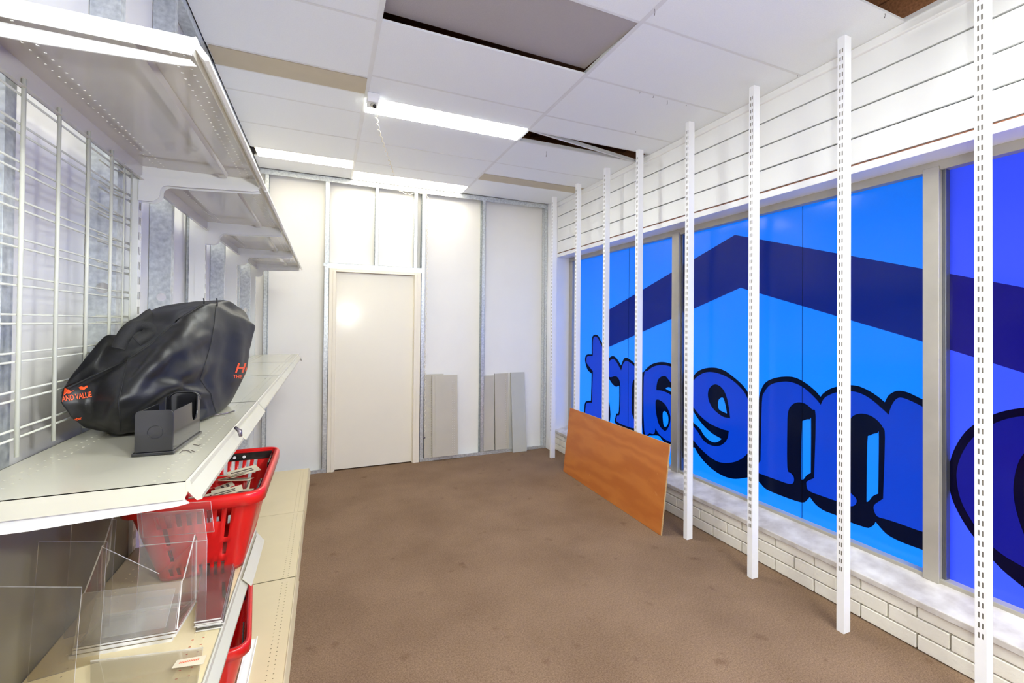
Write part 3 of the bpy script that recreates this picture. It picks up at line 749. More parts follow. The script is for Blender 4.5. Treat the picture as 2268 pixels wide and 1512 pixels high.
def upright_mesh(pitch=.0254):
    """origin at front-left foot; front face x=0 facing +x, depth to -x; y width .03; slots on the front"""
    mb = MB(); w, d, h = .030, .045, UP_H
    n = int((h-.2)/.0508); zs = [0]
    for k in range(n): zs += [.1+k*.0508, .1+k*.0508+.026]
    zs.append(h)
    for i in range(len(zs)-1):
        a, b = zs[i], zs[i+1]
        if i % 2 == 0: mb.add([(0, 0, a), (0, w, a), (0, w, b), (0, 0, b)], [(0, 1, 2, 3)])
        else:
            for y0, y1 in ((0, .007), (.012, .018), (.023, w)): mb.add([(0, y0, a), (0, y1, a), (0, y1, b), (0, y0, b)], [(0, 1, 2, 3)])
    mb.add([(0, 0, 0), (-d, 0, 0), (-d, 0, h), (0, 0, h)], [(0, 1, 2, 3)]); mb.add([(0, w, 0), (-d, w, 0), (-d, w, h), (0, w, h)], [(0, 1, 2, 3)])
    mb.add([(-d, 0, 0), (-d, w, 0), (-d, w, h), (-d, 0, h)], [(0, 1, 2, 3)]); mb.add([(0, 0, h), (-d, 0, h), (-d, w, h), (0, w, h)], [(0, 1, 2, 3)])
    mb.add([(-.004, .001, .05), (-.004, w-.001, .05), (-.004, w-.001, h-.02), (-.004, .001, h-.02)], [(0, 1, 2, 3)], 1)
    mb.box((-d-.026, .004, 0), (-d-.0005, w-.004, h))
    return mb.mesh('upright', [M_paintw, M_slotin])
um = upright_mesh()
BAY = [.985, 1.885, 2.785, 3.685, 4.585]
ZT, ZM, ZL, ZBASE = 2.030, 1.205, .730, .130
BL = ['white shelving bay nearest the camera, holding the black bag and the acrylic display pieces',
      'second white shelving bay from the camera, behind the black bag',
      'third white shelving bay from the camera, second from the back wall',
      'last white shelving bay beside the back wall with broken front rail']
BASEY = [(.95, 1.885), (1.885, 2.66), (2.66, 3.56), (3.56, 4.585)]
for k in range(4):
    y0, y1 = BAY[k], BAY[k+1]
    t = empty('shelving_bay', (XU, y0, 0), BL[k], 'shelving', 'white shelving bays along the left wall')
    if k == 0: link('upright', um, t, (0, -.012, .001))
    link('upright', um, t, (0, .9-.012, .001))
    ts = shelf(t, y0+.004, y1-.004, ZT, M_paintg, M_paintw)  # white end flanges carry the flash glare in their paint
    ms = shelf(t, y0+.004, y1-.004, ZM, M_paint, M_paint)
    for z in (ZT, ZM):
        bracket(t, y0+.018, z, M_paintw); bracket(t, y1-.018, z, M_paintw)
    if k == 0:
        shelf(t, y0+.004, y1-.004, ZL, M_base, M_paint)
        bracket(t, y0+.018, ZL, M_paint); bracket(t, y1-.018, ZL, M_paint)
        boxo('back_panel', (-.606, y0+.022, .15), (-.600, y1-.022, ZM-.06), M_taupe, t)  # added taupe panel, darkens the back of the lower bay
    # base shelf
    off = Vector(t.location); a, b = BASEY[k]
    mb = MB(); xf = -.136
    strip_holes(mb, -.586, xf, a+.002, b-.002, ZBASE, (-.541, -.518, xf-.060, xf-.036), .0254, .0045)
    for y in (a+.002, b-.002): mb.add([(-.586, y, ZBASE), (xf, y, ZBASE), (xf, y, ZBASE-.04), (-.586, y, ZBASE-.04)], [(0, 1, 2, 3)])
    mb.v = [tuple(Vector(p)-off) for p in mb.v]
    bs = mb.build('base_shelf', M_base, t); solid(bs, .0014, -1)
    dx = .004*(k % 2)
    prof = [(xf, ZBASE), (xf+.004, ZBASE+.003), (xf+.007, ZBASE), (xf+.016+dx, ZBASE-.030), (xf+.012, ZBASE-.036), (xf, ZBASE-.034)]
    lp = MB().prism([(x, a+.003, zz) for x, zz in prof], (0, b-a-.006, 0)); lp.v = [tuple(Vector(p)-off) for p in lp.v]
    lp.build('front_lip', M_base, bs)
    kp = MB().box((xf+.006, a+.002, .001), (xf+.009, b-.002, ZBASE-.034)).box((-.586, a+.01, .001), (xf+.006, a+.014, ZBASE-.04)); kp.v = [tuple(Vector(p)-off) for p in kp.v]
    kp.build('kick_plate', M_base, t)
    if k == 3:
        o = MB().prism([Vector(p)-off for p in ((-.232, 4.49, 1.176), (-.208, 4.49, 1.172), (-.200, 4.575, 1.140), (-.226, 4.575, 1.150))], (0, 0, .004)).build('bent_rail_end', M_paint, ms)
    if k == 0:
        # ticket rail on the middle shelf lip and scribbles on the plate
        tr = MB().prism([Vector(p)-off for p in ((-.226, 1.44, 1.193), (-.204, 1.44, 1.168), (-.202, 1.44, 1.171), (-.224, 1.44, 1.197))], (0, .42, 0)); tr.build('ticket_rail', M_paint, ms)
        tr = MB().prism([Vector(p)-off for p in ((-.224, 1.55, ZL-.006), (-.200, 1.55, ZL-.032), (-.197, 1.55, ZL-.029), (-.222, 1.55, ZL-.002))], (0, .30, 0)); tr.build('ticket_rail', M_paint, ms)
        for pl in ([(398, 1003), (405, 997), (418, 998), (424, 1002)], [(424, 997), (432, 1000)], [(428, 984), (440, 986), (446, 983)]):
            MB().tube([at_z(u, v, ZM+.0010)-off for u, v in pl], .0007, 4).build('pencil_mark', M_ink, ms)

# wire grid panel hung at the back of the nearest bay
t = empty('wire_grid_panel', (-.580, 1.0, 1.225), 'cream wire grid panel hung behind the nearest shelf, left of the bag', 'rack')
for y in [.955, 1.09, 1.228, 1.360, 1.500, 1.635]:
    MB().tube([(0, y-1.0, -.005), (0, y-1.0, .772)], .0042, 8).build('upright_wire', M_wire, t, True)
for y, rr in ((1.735, .0022), (1.790, .0024)):
    MB().tube([(-.004, y-1.0, -.005), (-.004, y-1.0, .765)], rr, 6).build('upright_wire', M_wire, t, True)
for k in range(10):
    for dz in (0, .0185):
        z = 1.2565+k*.0786+dz-1.225
        MB().tube([(-.0062, -.06, z), (-.0062, .64, z), (-.0062, .72, z), (-.010, .80, z)], .0024, 6).build('cross_wire', M_wire, t, True)
        MB().tube([(-.010, .795, z+.0045), (-.034, .72, z+.004), (-.034, .65, z+.004)], .0022, 6).build('cross_wire', M_wire, t, True)

# ------------------------------------------------------------------ black tote bag
def bag():
    t = empty('tote_bag', at_z(330, 960, ZM), 'slumped black fabric tote bag with orange lettering on the middle shelf', 'bag')
    off = Vector(t.location)
    zb = ZM+.004
    def fz(u, v): p = at_z(u, v, zb); return p
    R0 = [fz(196, 940), fz(228, 958), fz(266, 965), fz(345, 962), fz(425, 943), fz(480, 920), fz(512, 893)]
    R0[0] = at_d(182, 946, 1.08); R0[0].z = max(R0[0].z, zb)
    Rb = [at_d(152, 926, 1.045), at_d(205, 935, 1.09), at_d(262, 928, 1.07), at_d(345, 918, 1.16), at_d(425, 910, 1.28), at_d(474, 900, 1.36), at_d(528, 872, 1.60)]
    R1 = [at_d(132, 895, 1.03), at_d(200, 890, 1.07), at_d(260, 885, 1.05), at_d(345, 872, 1.13), at_d(415, 858, 1.23), at_d(462, 865, 1.34), at_d(549, 832, 1.66)]
    R2 = [at_d(134, 876, 1.03), at_d(212, 850, 1.10), at_d(268, 842, 1.09), at_d(345, 810, 1.12), at_d(410, 775, 1.22), at_d(456, 790, 1.35), at_d(555, 780, 1.70)]
    R25 = [at_d(138, 864, 1.03), at_d(216, 828, 1.13), at_d(276, 815, 1.12), at_d(345, 780, 1.17), at_d(405, 735, 1.27), at_d(468, 725, 1.40), at_d(560, 745, 1.72)]
    R3 = [at_d(143, 856, 1.03), at_d(220, 826, 1.14), at_d(282, 796, 1.16), at_d(340, 757, 1.20), at_d(400, 703, 1.31), at_d(462, 668, 1.44), at_d(570, 720, 1.76)]
    R35 = [at_d(147, 848, 1.035), at_d(222, 786, 1.18), at_d(288, 775, 1.22), at_d(340, 738, 1.30), at_d(398, 690, 1.42), at_d(480, 666, 1.52), at_d(560, 713, 1.79)]
    R4 = [at_d(150, 840, 1.04), at_d(234, 732, 1.215), at_d(270, 738, 1.32), at_d(338, 674, 1.48), at_d(400, 666, 1.58), at_d(512, 662, 1.62), at_d(549, 692, 1.83)]
    X5 = [(-.565, 1.52), (-.572, 1.60), (-.572, 1.68), (-.570, 1.76), (-.555, 1.86), (-.50, 1.95), (-.43, 2.02)]
    R5 = [Vector((x, y, zb+.12)) for x, y in X5]
    R6 = [Vector((x+.02, y-.02, zb)) for x, y in X5]
    rows_ = [R0, Rb, R1, R2, R25, R3, R35, R4, R5, R6]
    for R in rows_:
        for p in R: p.x = max(p.x, -.5735); p.z = max(p.z, zb)
    mb = MB(); n = 7
    vs = [p-off for R in rows_ for p in R]; fs = []
    for i in range(len(rows_)):
        i2 = (i+1) % len(rows_)
        for j in range(n-1): fs.append((i*n+j, i*n+j+1, i2*n+j+1, i2*n+j))
    # end caps as strips
    for j in (0, n-1):
        L = [i*n+j for i in range(len(rows_))]; k = len(L)
        for a in range(k//2-1+ (k % 2)):
            q = [L[a], L[a+1], L[k-2-a], L[k-1-a]]
            if len(set(q)) == 4: fs.append(tuple(q))
    mb.add(vs, fs)
    me = mb.mesh('body', [M_fabric], True)
    o = link('body', me, t); sm_ = o.modifiers.new('s', 'SUBSURF'); sm_.subdivision_type = 'SIMPLE'; sm_.levels = sm_.render_levels = 4
    dg = bpy.context.evaluated_depsgraph_get(); dg.update()
    dense = bpy.data.meshes.new_from_object(o.evaluated_get(dg)); o.modifiers.clear(); o.data = dense; dense.name = 'body'
    bm = bmesh.new(); bm.from_mesh(dense)
    for k in range(14): bmesh.ops.smooth_vert(bm, verts=bm.verts, factor=.5, use_axis_x=True, use_axis_y=True, use_axis_z=True)
    bm.normal_update()
    # cloth folds: (polyline in the photo, height, half width in photo pixels)
    FOLDS = [([(262, 958), (285, 915), (330, 880), (385, 845), (430, 815), (470, 800)], .013, 15), ([(300, 950), (345, 905), (395, 870), (440, 838)], -.012, 12),
             ([(345, 850), (390, 856), (425, 868), (464, 873)], .011, 9), ([(350, 835), (395, 840), (440, 856)], -.008, 9),
             ([(285, 880), (320, 825), (360, 780), (410, 735), (440, 715)], .015, 22), ([(275, 850), (310, 800), (345, 770)], -.009, 13),
             ([(345, 835), (400, 790), (450, 768)], -.009, 16), ([(395, 800), (440, 755), (468, 735)], .010, 14),
             ([(235, 935), (250, 905), (262, 890)], .007, 9), ([(205, 930), (190, 895), (195, 860)], .007, 12),
             ([(512, 690), (505, 760), (495, 830), (500, 890)], -.008, 11), ([(535, 700), (530, 770), (520, 840)], .007, 12), ([(484, 690), (478, 780), (455, 845), (480, 900)], -.006, 6),
             ([(440, 875), (450, 905), (455, 930)], .009, 10), ([(300, 930), (330, 940), (380, 935)], .007, 8),
             ([(180, 850), (240, 815), (290, 785)], -.010, 9), ([(300, 772), (345, 742), (400, 690)], -.008, 7), ([(345, 700), (400, 690), (440, 672)], .006, 8), ([(340, 715), (400, 705)], -.008, 7)]
    def segd(px, a, b):
        d = b-a; f = max(0, min(1, (px-a).dot(d)/max(d.length_squared, 1e-9))); return (px-(a+d*f)).length, f
    FL = [([Vector(p) for p in pl], hgt, w) for pl, hgt, w in FOLDS]
    moves = []
    for v in bm.verts:
        P_ = v.co+off-EYE; dz = P_.dot(CZ_)
        if v.normal.dot(P_) > 0: continue
        px = Vector((1134+F_PX*P_.dot(CX_)/dz, CY-F_PX*P_.dot(CY_)/dz)); h_ = 0
        for pl, hgt, w in FL:
            best = 1e9; fr_ = 0
            for q in range(len(pl)-1):
                d, f = segd(px, pl[q], pl[q+1])
                if d < best: best = d; fr_ = (q+f)/(len(pl)-1)
            if best < w*2.2: h_ += hgt*math.exp(-(best/w)**2)*(math.sin(math.pi*min(max(fr_, .06), .94)))**.6
        moves.append((v, v.normal*h_))
    for v, d in moves: v.co += d
    for k in range(2): bmesh.ops.smooth_vert(bm, verts=bm.verts, factor=.5, use_axis_x=True, use_axis_y=True, use_axis_z=True)
    for v in bm.verts:
        v.co.x = max(v.co.x, -.5735-off.x); v.co.z = max(v.co.z, zb-off.z)
    bm.to_mesh(dense); bm.free(); dense.polygons.foreach_set('use_smooth', [True]*len(dense.polygons))
    tx = bpy.data.textures.new('bag_folds', 'CLOUDS'); tx.noise_scale = .07; tx.noise_depth = 2
    d = o.modifiers.new('folds', 'DISPLACE'); d.texture = tx; d.strength = .007; d.mid_level = .5; d.texture_coords = 'LOCAL'
    # snapshot for laying seams, straps and print on the cloth
    dg = bpy.context.evaluated_depsgraph_get(); dg.update()
    ev = o.evaluated_get(dg); bv = BVHTree.FromObject(o, dg)
    def hit(u, v, lift):
        d_ = ray(u, v).normalized(); loc, nr, i_, ds = bv.ray_cast(EYE-off, d_)
        if loc is None: return None
        return loc - d_*lift
    def seam(pts, r=.0016, name='seam', m_=M_fabricm):
        out = []
        for a, b in zip(pts, pts[1:]):
            for k in range(8):
                f_ = k/8; h = hit(a[0]+(b[0]-a[0])*f_, a[1]+(b[1]-a[1])*f_, .0008)
                if h is not None: out.append(h)
        if len(out) > 2: MB().tube(out, r, 5).build(name, m_, t, True)
    seam([(479, 670), (474, 720), (467, 761), (455, 805), (444, 841), (455, 858), (467, 871), (474, 900), (479, 916)])
    seam([(283, 796), (272, 845), (262, 891), (266, 930), (268, 960)])
    seam([(148, 860), (215, 828), (281, 797), (334, 762), (396, 707), (454, 671)], .003)
    # print
    def text(body, u, v, size, slant, rot, xs=1.0, font_sc=1.0):
        cu = bpy.data.curves.new('print', 'FONT'); cu.body = body; cu.size = size; cu.shear = slant; cu.offset = .018*size
        ob = bpy.data.objects.new('print', cu); COL.objects.link(ob)
        dg2 = bpy.context.evaluated_depsgraph_get(); dg2.update()
        mm = bpy.data.meshes.new_from_object(ob.evaluated_get(dg2)); bpy.data.objects.remove(ob); bpy.data.curves.remove(cu)
        b_ = bmesh.new(); b_.from_mesh(mm); bmesh.ops.triangulate(b_, faces=b_.faces)
        for k in range(2): bmesh.ops.subdivide_edges(b_, edges=b_.edges, cuts=1, use_grid_fill=True)
        b_.to_mesh(mm); b_.free()
        c, s_ = math.cos(rot), math.sin(rot); ok = True; bad = set()
        for vv in mm.vertices:
            x, y = vv.co.x*xs, vv.co.y
            h = hit(u+x*c-y*s_, v-(x*s_+y*c), .0022)
            if h is None: bad.add(vv.index); vv.co = (0, 0, 0)
            else: vv.co = h
        if bad:
            b_ = bmesh.new(); b_.from_mesh(mm); b_.verts.ensure_lookup_table()
            bmesh.ops.delete(b_, geom=[b_.verts[i] for i in bad], context='VERTS'); b_.to_mesh(mm); b_.free()
        mm.materials.clear(); mm.materials.append(M_orange); mm.name = 'print'
        p = link('print', mm, t); p['label'] = 'orange printed lettering'
    text('Home', 519, 825, 30, .35, .02)
    text('THE HOME', 516, 837, 11, 0, -.05)
    text('AND VALUE', 138, 889, 17, 0, .16, .72)
    text('timber', 158, 934, 9, 0, .25)
    # swooshes of the emblem on the left end
    for loop in ([(137, 866), (143, 859), (152, 862), (158, 868), (153, 872), (147, 871), (140, 876)], [(150, 872), (166, 863), (158, 866), (146, 862)], [(174, 858), (180, 855), (186, 857), (193, 853), (194, 857), (186, 863), (178, 862)]):
        hs_ = [hit(u, v, .0012) for u, v in loop]; hs_ = [h for h in hs_ if h is not None]
        if len(hs_) > 2: MB().add(hs_, [list(range(len(hs_)))]).build('print', M_orange, t)
    # webbing handles: flat strap arches lying over the mouth
    def strap(pts, w, name='handle'):
        P = [at_d(*p)-off for p in pts]; P = [Vector(q) for q in cat_open(P, 5)]; mb2 = MB(); vs_ = []
        for i, p in enumerate(P):
            tg = (P[min(i+1, len(P)-1)]-P[max(i-1, 0)]).normalized(); view = (p+off-EYE).normalized()
            side = tg.cross(view).normalized()*(w/2); vs_ += [p-side, p+side]
        mb2.add(vs_, [(2*i, 2*i+1, 2*i+3, 2*i+2) for i in range(len(P)-1)])
        q = mb2.build(name, M_fabricm, t, True); solid(q, .0022)
    strap([(262, 772, 1.165), (272, 752, 1.185), (290, 728, 1.215), (312, 722, 1.25), (332, 728, 1.27), (322, 744, 1.235), (303, 756, 1.19)], .030)
    strap([(262, 764, 1.175), (272, 738, 1.21), (290, 719, 1.26), (310, 708, 1.32), (328, 694, 1.38), (336, 690, 1.42)], .022)
    for u, v, dd in ((452, 668, 1.50), (481, 668, 1.46)):
        strap([(u, v+10, dd), (u, v, dd), (u-1, v-8, dd)], .004, 'loop_tab')
bag()

# ------------------------------------------------------------------ black plastic holder in front of the bag
def holder():
    t = empty('desk_holder', (-.345, 1.20, ZM+.0012), 'glossy black plastic desk holder with a notched side, in front of the bag', 'holder')
    w, d = .070, .185; h1, h2 = .098, .112; th = .003
    t.rotation_euler = (0, 0, math.radians(-3))
    b = MB().box((-w/2-.004, -.004, 0), (w/2+.004, d+.004, .007)); bevel(b.build('base', M_plastic, t), .0015)
    def arch(wd, h, r):
        p = [(-wd/2, .007), (wd/2, .007)]
        for k in range(7): a = math.radians(15*k); p.append((wd/2-r+r*math.cos(a), h-r+r*math.sin(a)))
        for k in range(7): a = math.radians(90+15*k); p.append((-wd/2+r+r*math.cos(a), h-r+r*math.sin(a)))
        return p
    e = MB().prism([(x, 0, z) for x, z in arch(w, h1, .010)], (0, th, 0)); bevel(e.build('end_wall', M_plastic, t), .001)
    e = MB().prism([(x, d-th, z) for x, z in arch(w, h2, .022)], (0, th, 0)); bevel(e.build('end_wall', M_plastic, t), .001)
    # side walls with a U notch near the far end
    prof = [(th, .007), (d-th, .007), (d-th, h2-.02), (d-.012, h2-.006), (d-.020, h2-.010)]
    for k in range(9): a = math.radians(0-180*k/8); prof.append((d-.042+.020*math.cos(a), .066+.020*math.sin(a)))
    prof += [(d-.064, .094), (.03, h1-.004), (th, h1-.004)]
    for x in (w/2-th, -w/2):
        e = MB().prism([(x, y, z) for y, z in prof], (th, 0, 0)); bevel(e.build('side_wall', M_plastic, t), .0008)
    rim = MB().tube([(x, d-th/2, z) for x, z in arch(w-.002, h2, .022)[2:]], .003, 6); rim.build('rolled_rim', M_plastic, t, True)
    # faint moulded ring on the near end
    rg = MB().tube([(.002+.014*math.cos(a), -.0002, .050+.014*math.sin(a)) for a in [2*math.pi*k/24 for k in range(24)]], .0007, 4, closed=True); rg.build('moulded_emblem', M_plastic, t, True)
holder()

# ------------------------------------------------------------------ red shopping baskets
def rrect(hx, hy, r, n=5):
    P = []
    for cx, cy, a0 in ((hx-r, hy-r, 0), (-hx+r, hy-r, 90), (-hx+r, -hy+r, 180), (hx-r, -hy+r, 270)):
        for k in range(n+1): a = math.radians(a0+90*k/n); P.append((cx+r*math.cos(a), cy+r*math.sin(a)))
    return P
def resample(P, N):
    P = [Vector((p[0], p[1])) for p in P]; P.append(P[0]); L = [0]
    for a, b in zip(P, P[1:]): L.append(L[-1]+(b-a).length)
    out = []; j = 0
    for k in range(N):
        s = L[-1]*k/N
        while L[j+1] < s: j += 1
        f = (s-L[j])/(L[j+1]-L[j]+1e-12); out.append(P[j].lerp(P[j+1], f))
    return out
def basket(loc, label, hx=.162, hy=.252, h=.262, rz=0):
    t = empty('shopping_basket', loc, label, 'basket', 'red shopping baskets on the shelving', rz)
    N = 120; top = resample(rrect(hx, hy, .035), N); bot = resample(rrect(hx-.055, hy-.085, .03), N)
    rows_ = [0, .05, .15, .24, .40, .46, .68, .86, .97, 1.0]
    mb = MB(); vs = []
    for f in rows_:
        for k in range(N): p = bot[k].lerp(top[k], f); vs.append((p.x, p.y, .004+f*(h-.004)))
    fs = []
    for i in range(len(rows_)-1):
        for k in range(N):
            k2 = (k+1) % N; p = (top[k]+top[k2])*.5
            corner = abs(p.x) > hx-.066 and abs(p.y) > hy-.075
            slot = False
            if not corner:
                if i in (1, 6) and k % 2 == 0: slot = True
                if i in (3, 5) and False: slot = True
            if i in (3, 5) and abs(abs(p.x)-(hx-.076)) < .0068 and abs(p.y) > hy-.03: slot = True
            if not slot: fs.append((i*N+k, i*N+k2, (i+1)*N+k2, (i+1)*N+k))
    o0 = len(vs)
    mb.add(vs, fs)
    b2 = MB()
    # floor of the basket
    mb.add([(p.x, p.y, .004) for p in bot], [list(range(N))])
    o = mb.build('tub', M_red, t, True); solid(o, .003, 0)
    # rim band
    rm = MB(); prof = [(.004, -.034), (.013, -.032), (.014, -.002), (.010, .004), (-.002, .004), (-.002, -.004), (.004, -.006)]
    ring = []
    for k in range(N):
        p = top[k]; tg = (top[(k+1) % N]-top[k-1]).normalized(); nn = Vector((tg.y, -tg.x))
        ring.append([(p.x+nn.x*a, p.y+nn.y*a, h+z) for a, z in prof])
    q = len(prof); rm.add([v for R in ring for v in R], [(k*q+j, ((k+1) % N)*q+j, ((k+1) % N)*q+(j+1) % q, k*q+(j+1) % q) for k in range(N) for j in range(q)])
    rm.build('rim', M_red, t, True)
    # folded black handles lying inside the rim
    for sy in (1, -1):
        y = sy*(hy-.012)
        hd_ = MB().box((-hx+.014, y-.006, h-.034), (hx-.014, y+.006, h-.006)).box((-hx+.010, min(y, y-sy*.15), h-.030), (-hx+.016, max(y, y-sy*.15), h-.010)).box((hx-.016, min(y, y-sy*.15), h-.030), (hx-.010, max(y, y-sy*.15), h-.010))
        ho = hd_.build('handle', M_plastic, t); bevel(ho, .002)
        for x in (.02, .052, -.02, -.052):
            rv = MB().tube([(x, y-sy*.0065, h-.020), (x, y-sy*.009, h-.020)], .0055, 10); rv.build('rivet', M_white, ho)
    return t
BK1 = basket((-.340, 1.765, ZL+.002), 'red shopping basket full of cards on the shelf under the bag')
BK2 = basket((-.425, 2.03, ZBASE+.002), 'red shopping basket standing on the bottom shelf', rz=math.radians(7))
BK2.location = (-.428, 1.985, ZBASE+.002)
rnd = random.Random(3)
CL = ['loose price card in the upper red basket']
for k in range(13):
    x = -.340+rnd.uniform(-.06, .085); y = 1.765+rnd.uniform(-.14, .15); z = ZL+.168+k*.0040+rnd.uniform(0, .01)
    mb = MB().box((-.05, -.027, 0), (.05, .027, .0012)); mb.m = [0]*6
    for r in range(2): mb.box((-.040, -.014+r*.016, .0013), (.03, -.006+r*.016, .0015), 1)
    o = mb.build('price_card', [M_card, M_ink]); o.location = (x, y, z)
    o.rotation_euler = (rnd.uniform(-.25, .25), rnd.uniform(-.30, .30), rnd.uniform(0, 3.1))
    tag(o, 'small cream printed card lying loose in the upper red basket', 'card', 'printed cards in the upper red basket')

# ------------------------------------------------------------------ clear acrylic display pieces on the lower shelf
ZS = ZL+.0012
def plate(mb, pts, t, d=None):
    P = [Vector(p) for p in pts]; n = (P[1]-P[0]).cross(P[2]-P[0]).normalized()*t
    mb.prism(P, n, 0, 1)
def acr_part(name, pts, t, parent, hazy=False):
    mb = MB(); off = parent.location; plate(mb, [Vector(p)-off for p in pts], t)
    return mb.build(name, [M_acrh if hazy else M_acr, M_acre], parent)
# tray with V-notched divider, standing on two thick slabs
ZP = ZS+.0165
A = at_z(160, 1440, ZP); B = at_z(392, 1400, ZP)
wv = (B-A); wv.z = 0; wl_ = wv.length; wd = wv.normalized(); bd = Vector((-wd.y, wd.x, 0))
def L3(a, b, h): return A+wd*a+bd*b+Vector((0, 0, h))
for k, lab in ((0, 'thick clear acrylic slab under the display tray, lower one'), (1, 'thick clear acrylic slab under the display tray, upper one')):
    q0 = L3(-.004+k*.006, -.006+k*.003, 0); q0.z = ZS+k*.0082
    t = empty('acrylic_slab', q0, lab, 'sheet', 'acrylic slabs under the tray')
    acr_part('panel', [q0, q0+wd*(wl_-.004), q0+wd*(wl_-.004)+bd*.13, q0+bd*.13], .0078, t)
t = empty('acrylic_tray', A, 'clear acrylic display tray with a V-notched divider, front centre of the lower shelf', 'display stand')
acr_part('base', [L3(0, 0, .0), L3(wl_, 0, .0), L3(wl_, .125, .0), L3(0, .125, .0)], .004, t)
acr_part('front_panel', [L3(.004, .002, .005), L3(wl_-.004, .002, .005), L3(wl_-.004, .030, .108), L3(.004, .030, .112)], .003, t, True)
acr_part('inner_panel', [L3(.016, .020, .006), L3(wl_-.03, .020, .006), L3(wl_-.02, .045, .085), L3(.022, .045, .088)], .003, t, True)
for a in (0, wl_-.003):
    acr_part('side_panel', [L3(a, .004, .005), L3(a, .125, .005), L3(a, .125, .165), L3(a, .112, .185), L3(a, .04, .108), L3(a, .030, .108)], .003, t)
acr_part('notched_divider', [L3(.004, .105, .005), L3(wl_-.004, .105, .005), L3(wl_-.004, .105, .165), L3(wl_*.62, .105, .098), L3(.004, .105, .185)], .003, t)
acr_part('side_wing', [L3(-.001, .11, .09), L3(-.001, .126, .18), L3(-.001, .165, .235), L3(-.001, .150, .13)], .003, t)
# tall sign holder behind it
t = empty('acrylic_sign_holder', at_z(330, 1285, ZS), 'tall clear acrylic sign holder leaning beside the red basket', 'display stand')
def PY_(u, v, y, dy=0): p = at_y(u, v, y); return Vector((p.x, p.y+dy, p.z))
tl, tr_, mr_, ml_ = PY_(303, 1138, 1.455), PY_(450, 1128, 1.44), PY_(458, 1197, 1.435), PY_(309, 1209, 1.45)
acr_part('front_plate', [tl, tr_, mr_, ml_], .004, t, True)
bl_, br_ = ml_.copy(), mr_.copy(); bl_.z = br_.z = ZS; bl_ += Vector((-.012, .020, 0)); br_ += Vector((-.004, .020, 0))
acr_part('lower_panel', [ml_, mr_, br_, bl_], .004, t, True)
d_ = Vector((0, .022, .012))
acr_part('back_plate', [tl+d_, tr_+d_+Vector((.012, 0, 0)), mr_+d_+Vector((.012, 0, 0)), ml_+d_], .004, t)
acr_part('foot', [bl_+Vector((0, -.004, .001)), br_+Vector((0, -.004, .001)), br_+Vector((0, .05, .001)), bl_+Vector((0, .05, .001))], .004, t)
# upright clear sheets at the left
for (u0, v0, u1, v1, yb, dz, lab) in ((45, 1204, 238, 1199, 1.30, .0, 'large shade-tinted clear acrylic sheet standing at the left of the lower shelf, middle of three'),
                               (-60, 1306, 182, 1299, 1.16, .0, 'large shade-tinted clear acrylic sheet standing at the left of the lower shelf, front of three'),
                               (90, 1147, 258, 1150, 1.44, .0, 'large shade-tinted clear acrylic sheet standing at the left of the lower shelf, rear of three')):
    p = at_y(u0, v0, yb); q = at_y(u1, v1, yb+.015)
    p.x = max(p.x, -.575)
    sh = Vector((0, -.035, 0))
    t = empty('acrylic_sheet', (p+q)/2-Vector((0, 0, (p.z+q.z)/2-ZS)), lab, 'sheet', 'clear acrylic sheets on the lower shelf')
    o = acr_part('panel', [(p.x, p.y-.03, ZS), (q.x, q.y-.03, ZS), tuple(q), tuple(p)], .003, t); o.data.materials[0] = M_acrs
# stack of flat clear sheets behind the lip
for k in range(6):
    a, b, c, d = at_z(432, 1400, ZS), at_z(492, 1390, ZS), at_z(520, 1258, ZS), at_z(448, 1266, ZS)
    j = Vector((rnd.uniform(-.004, .004), rnd.uniform(-.006, .006), .0012+k*.0046))
    t = empty('acrylic_sheet', a+j, 'clear acrylic sheet in the flat stack by the lower shelf lip, '+('lowest', 'second from below', 'third from below', 'third from the top', 'second from the top', 'topmost')[k], 'sheet', 'stack of clear acrylic sheets by the lip')
    acr_part('panel', [a+j, b+j, c+j, d+j], .0032, t, k % 2 == 0)
# loose front sheets
a, b, c, d = at_z(200, 1462, ZS+.012), at_z(450, 1432, ZS+.012), at_z(430, 1560, ZS+.002), at_z(200, 1580, ZS+.002)
t = empty('acrylic_sheet', a, 'clear acrylic sheet lying at the front edge of the lower shelf', 'sheet')
acr_part('panel', [a, b, c, d], .003, t)
# printed label on the shelf
a, b, c, d = at_z(392, 1462, ZS+.0165), at_z(458, 1450, ZS+.0165), at_z(450, 1470, ZS+.0165), at_z(380, 1480, ZS+.0165)
mb = MB().prism([a, b, c, d], (0, 0, .0004))
o = mb.build('paper_label', M_card); tag(o, 'small white paper label with orange print on the clear front sheet', 'label')
for s0 in (0,):
    ps = [a.lerp(d, .35)+Vector((0, 0, .0006)), b.lerp(c, .25)+Vector((0, 0, .0006))]
    lb = MB()
    for k in range(11):
        p = ps[0].lerp(ps[1], .15+k*.06); q = p+(d-a)*.22
        lb.add([p, p+(b-a)*.04, q+(b-a)*.04, q], [(0, 1, 2, 3)])
    lb.build('orange_print', M_orange, o)

# white rail offcut lying on the base shelf
prof = [(0, 0), (.030, 0), (.034, .012), (.030, .013), (.027, .004), (.006, .004), (.004, .040), (0, .041)]
p = Vector((-.286, 1.55, ZBASE+.001))
mb = MB().prism([(x, 0, z) for x, z in prof], (0, .645, 0)); o = mb.build('price_rail', M_paintw); o.location = p; o.rotation_euler = (0, 0, math.radians(.2))
tag(o, 'loose white price rail lying on the bottom shelf beside the lower basket', 'rail')

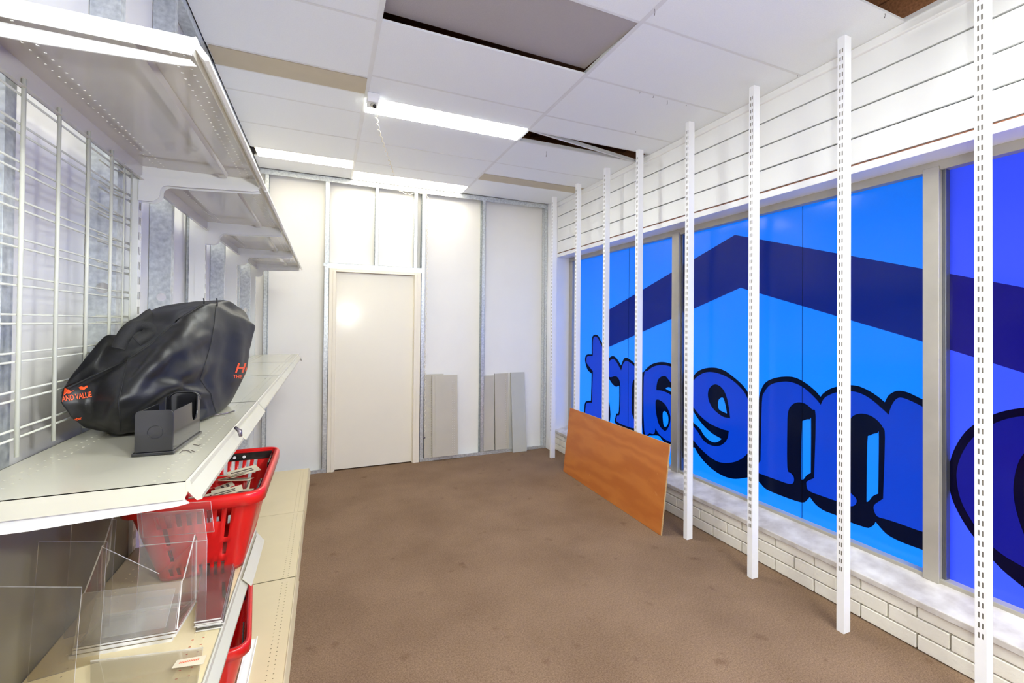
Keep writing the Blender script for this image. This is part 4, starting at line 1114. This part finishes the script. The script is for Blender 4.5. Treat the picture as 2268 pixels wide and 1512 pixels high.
# little grey clip on the shelf lip
p = at_x(531, 956, -.208)
mb = MB().tube([p+Vector((-.012, .006, .012)), p+Vector((0, 0, .002)), p+Vector((.003, -.004, -.012))], [.004, .006, .004], 8)
o = mb.build('metal_clip', M_clip, None, True); tag(o, 'small grey metal clip on the front lip of the middle shelf', 'clip')
p = at_z(498, 916, ZM+.004)
mb = MB().tube([p+Vector((-.03, -.02, .001)), p+Vector((0, 0, .001)), p+Vector((.02, .035, .001))], .0022, 6)
o = mb.build('wire_hook', M_clip, None, True); tag(o, 'thin metal hook lying on the shelf beside the bag', 'hook')

# ------------------------------------------------------------------ camera box and its coiled cable
def cctv():
    c = at_z(820, 222, HC); c = Vector((.262, 2.985, HC))
    t = empty('security_camera', c, 'small white security camera on the ceiling bar at the end of the middle light', 'camera')
    b = MB().box((-.037, -.05, -.036), (.037, .045, -.002)); bevel(b.build('housing', M_white, t), .003)
    b = MB().prism([(-.034, -.05, -.036), (.034, -.05, -.036), (.034, .04, -.036), (-.034, .04, -.036)], (0, .01, -.020)); b.build('bracket', M_white, t)
    b = MB().tube([(0, .0, -.058), (.008, -.03, -.078)], [.017, .015], 12); bd_ = b.build('barrel', M_paint, t, True)
    MB().tube([(.008, -.030, -.078), (.0085, -.032, -.0793)], [.012, .012], 12).build('lens', M_plastic, bd_)
cctv()
def coil():
    path = [Vector((.285, 3.02, HC-.075)), at_z(838, 285, HC-.06), at_z(852, 328, HC-.055), at_z(864, 362, HC-.05), at_z(873, 390, HC-.045), Vector((.70, 4.785, HC-.06)), Vector((.82, 4.790, HC-.085)), Vector((.93, 4.793, HC-.06)), Vector((1.005, 4.795, HC-.10)),
            Vector((1.006, 4.794, 2.3)), Vector((1.004, 4.794, 1.5)), Vector((1.0, 4.79, .8)), Vector((.998, 4.785, .30))]
    P = [Vector(p) for p in cat_open(path, 60)]
    L = 0; out = []; prev = P[0]
    D = [0]
    for a, b in zip(P, P[1:]): D.append(D[-1]+(b-a).length)
    step = .0065; th = 0; s = 0; j = 0; up = Vector((1, .1, .2))
    while s < D[-1]:
        while D[j+1] < s and j < len(D)-2: j += 1
        f = (s-D[j])/(D[j+1]-D[j]+1e-9); p = P[j].lerp(P[j+1], f); tg = (P[j+1]-P[j]).normalized()
        a = tg.cross(up).normalized(); b = tg.cross(a); th += 2*math.pi*step/(.105 if s < 1.75 else .055)
        out.append(p+(a*math.cos(th)+b*math.sin(th))*.0078); s += step
    o = MB().tube(out, .0026, 5).build('coiled_cable', M_rope, None, True); tag(o, 'cream coiled cable sagging from the ceiling camera and down the stud beside the door', 'cable')
    MB().tube([(.985, 4.806, .262), (1.012, 4.806, .258)], .006, 8).build('plug', M_clip, o, True)
coil()

# crumpled scrap by the door
rs = random.Random(5); p = at_z(700, 1043, 0)
mb = MB(); n = 7
mb.add([(p.x+rs.uniform(.006, .014)*math.cos(a)*(1 if k else 1), p.y+rs.uniform(.006, .014)*math.sin(a), rs.uniform(.002, .012)) for k, a in enumerate([2*math.pi*i/n for i in range(n)])]+[(p.x, p.y, .016), (p.x, p.y, .001)],
       [(i, (i+1) % n, n) for i in range(n)]+[((i+1) % n, i, n+1) for i in range(n)])
o = mb.build('paper_scrap', M_white); tag(o, 'crumpled white paper scrap on the carpet left of the door', 'paper')
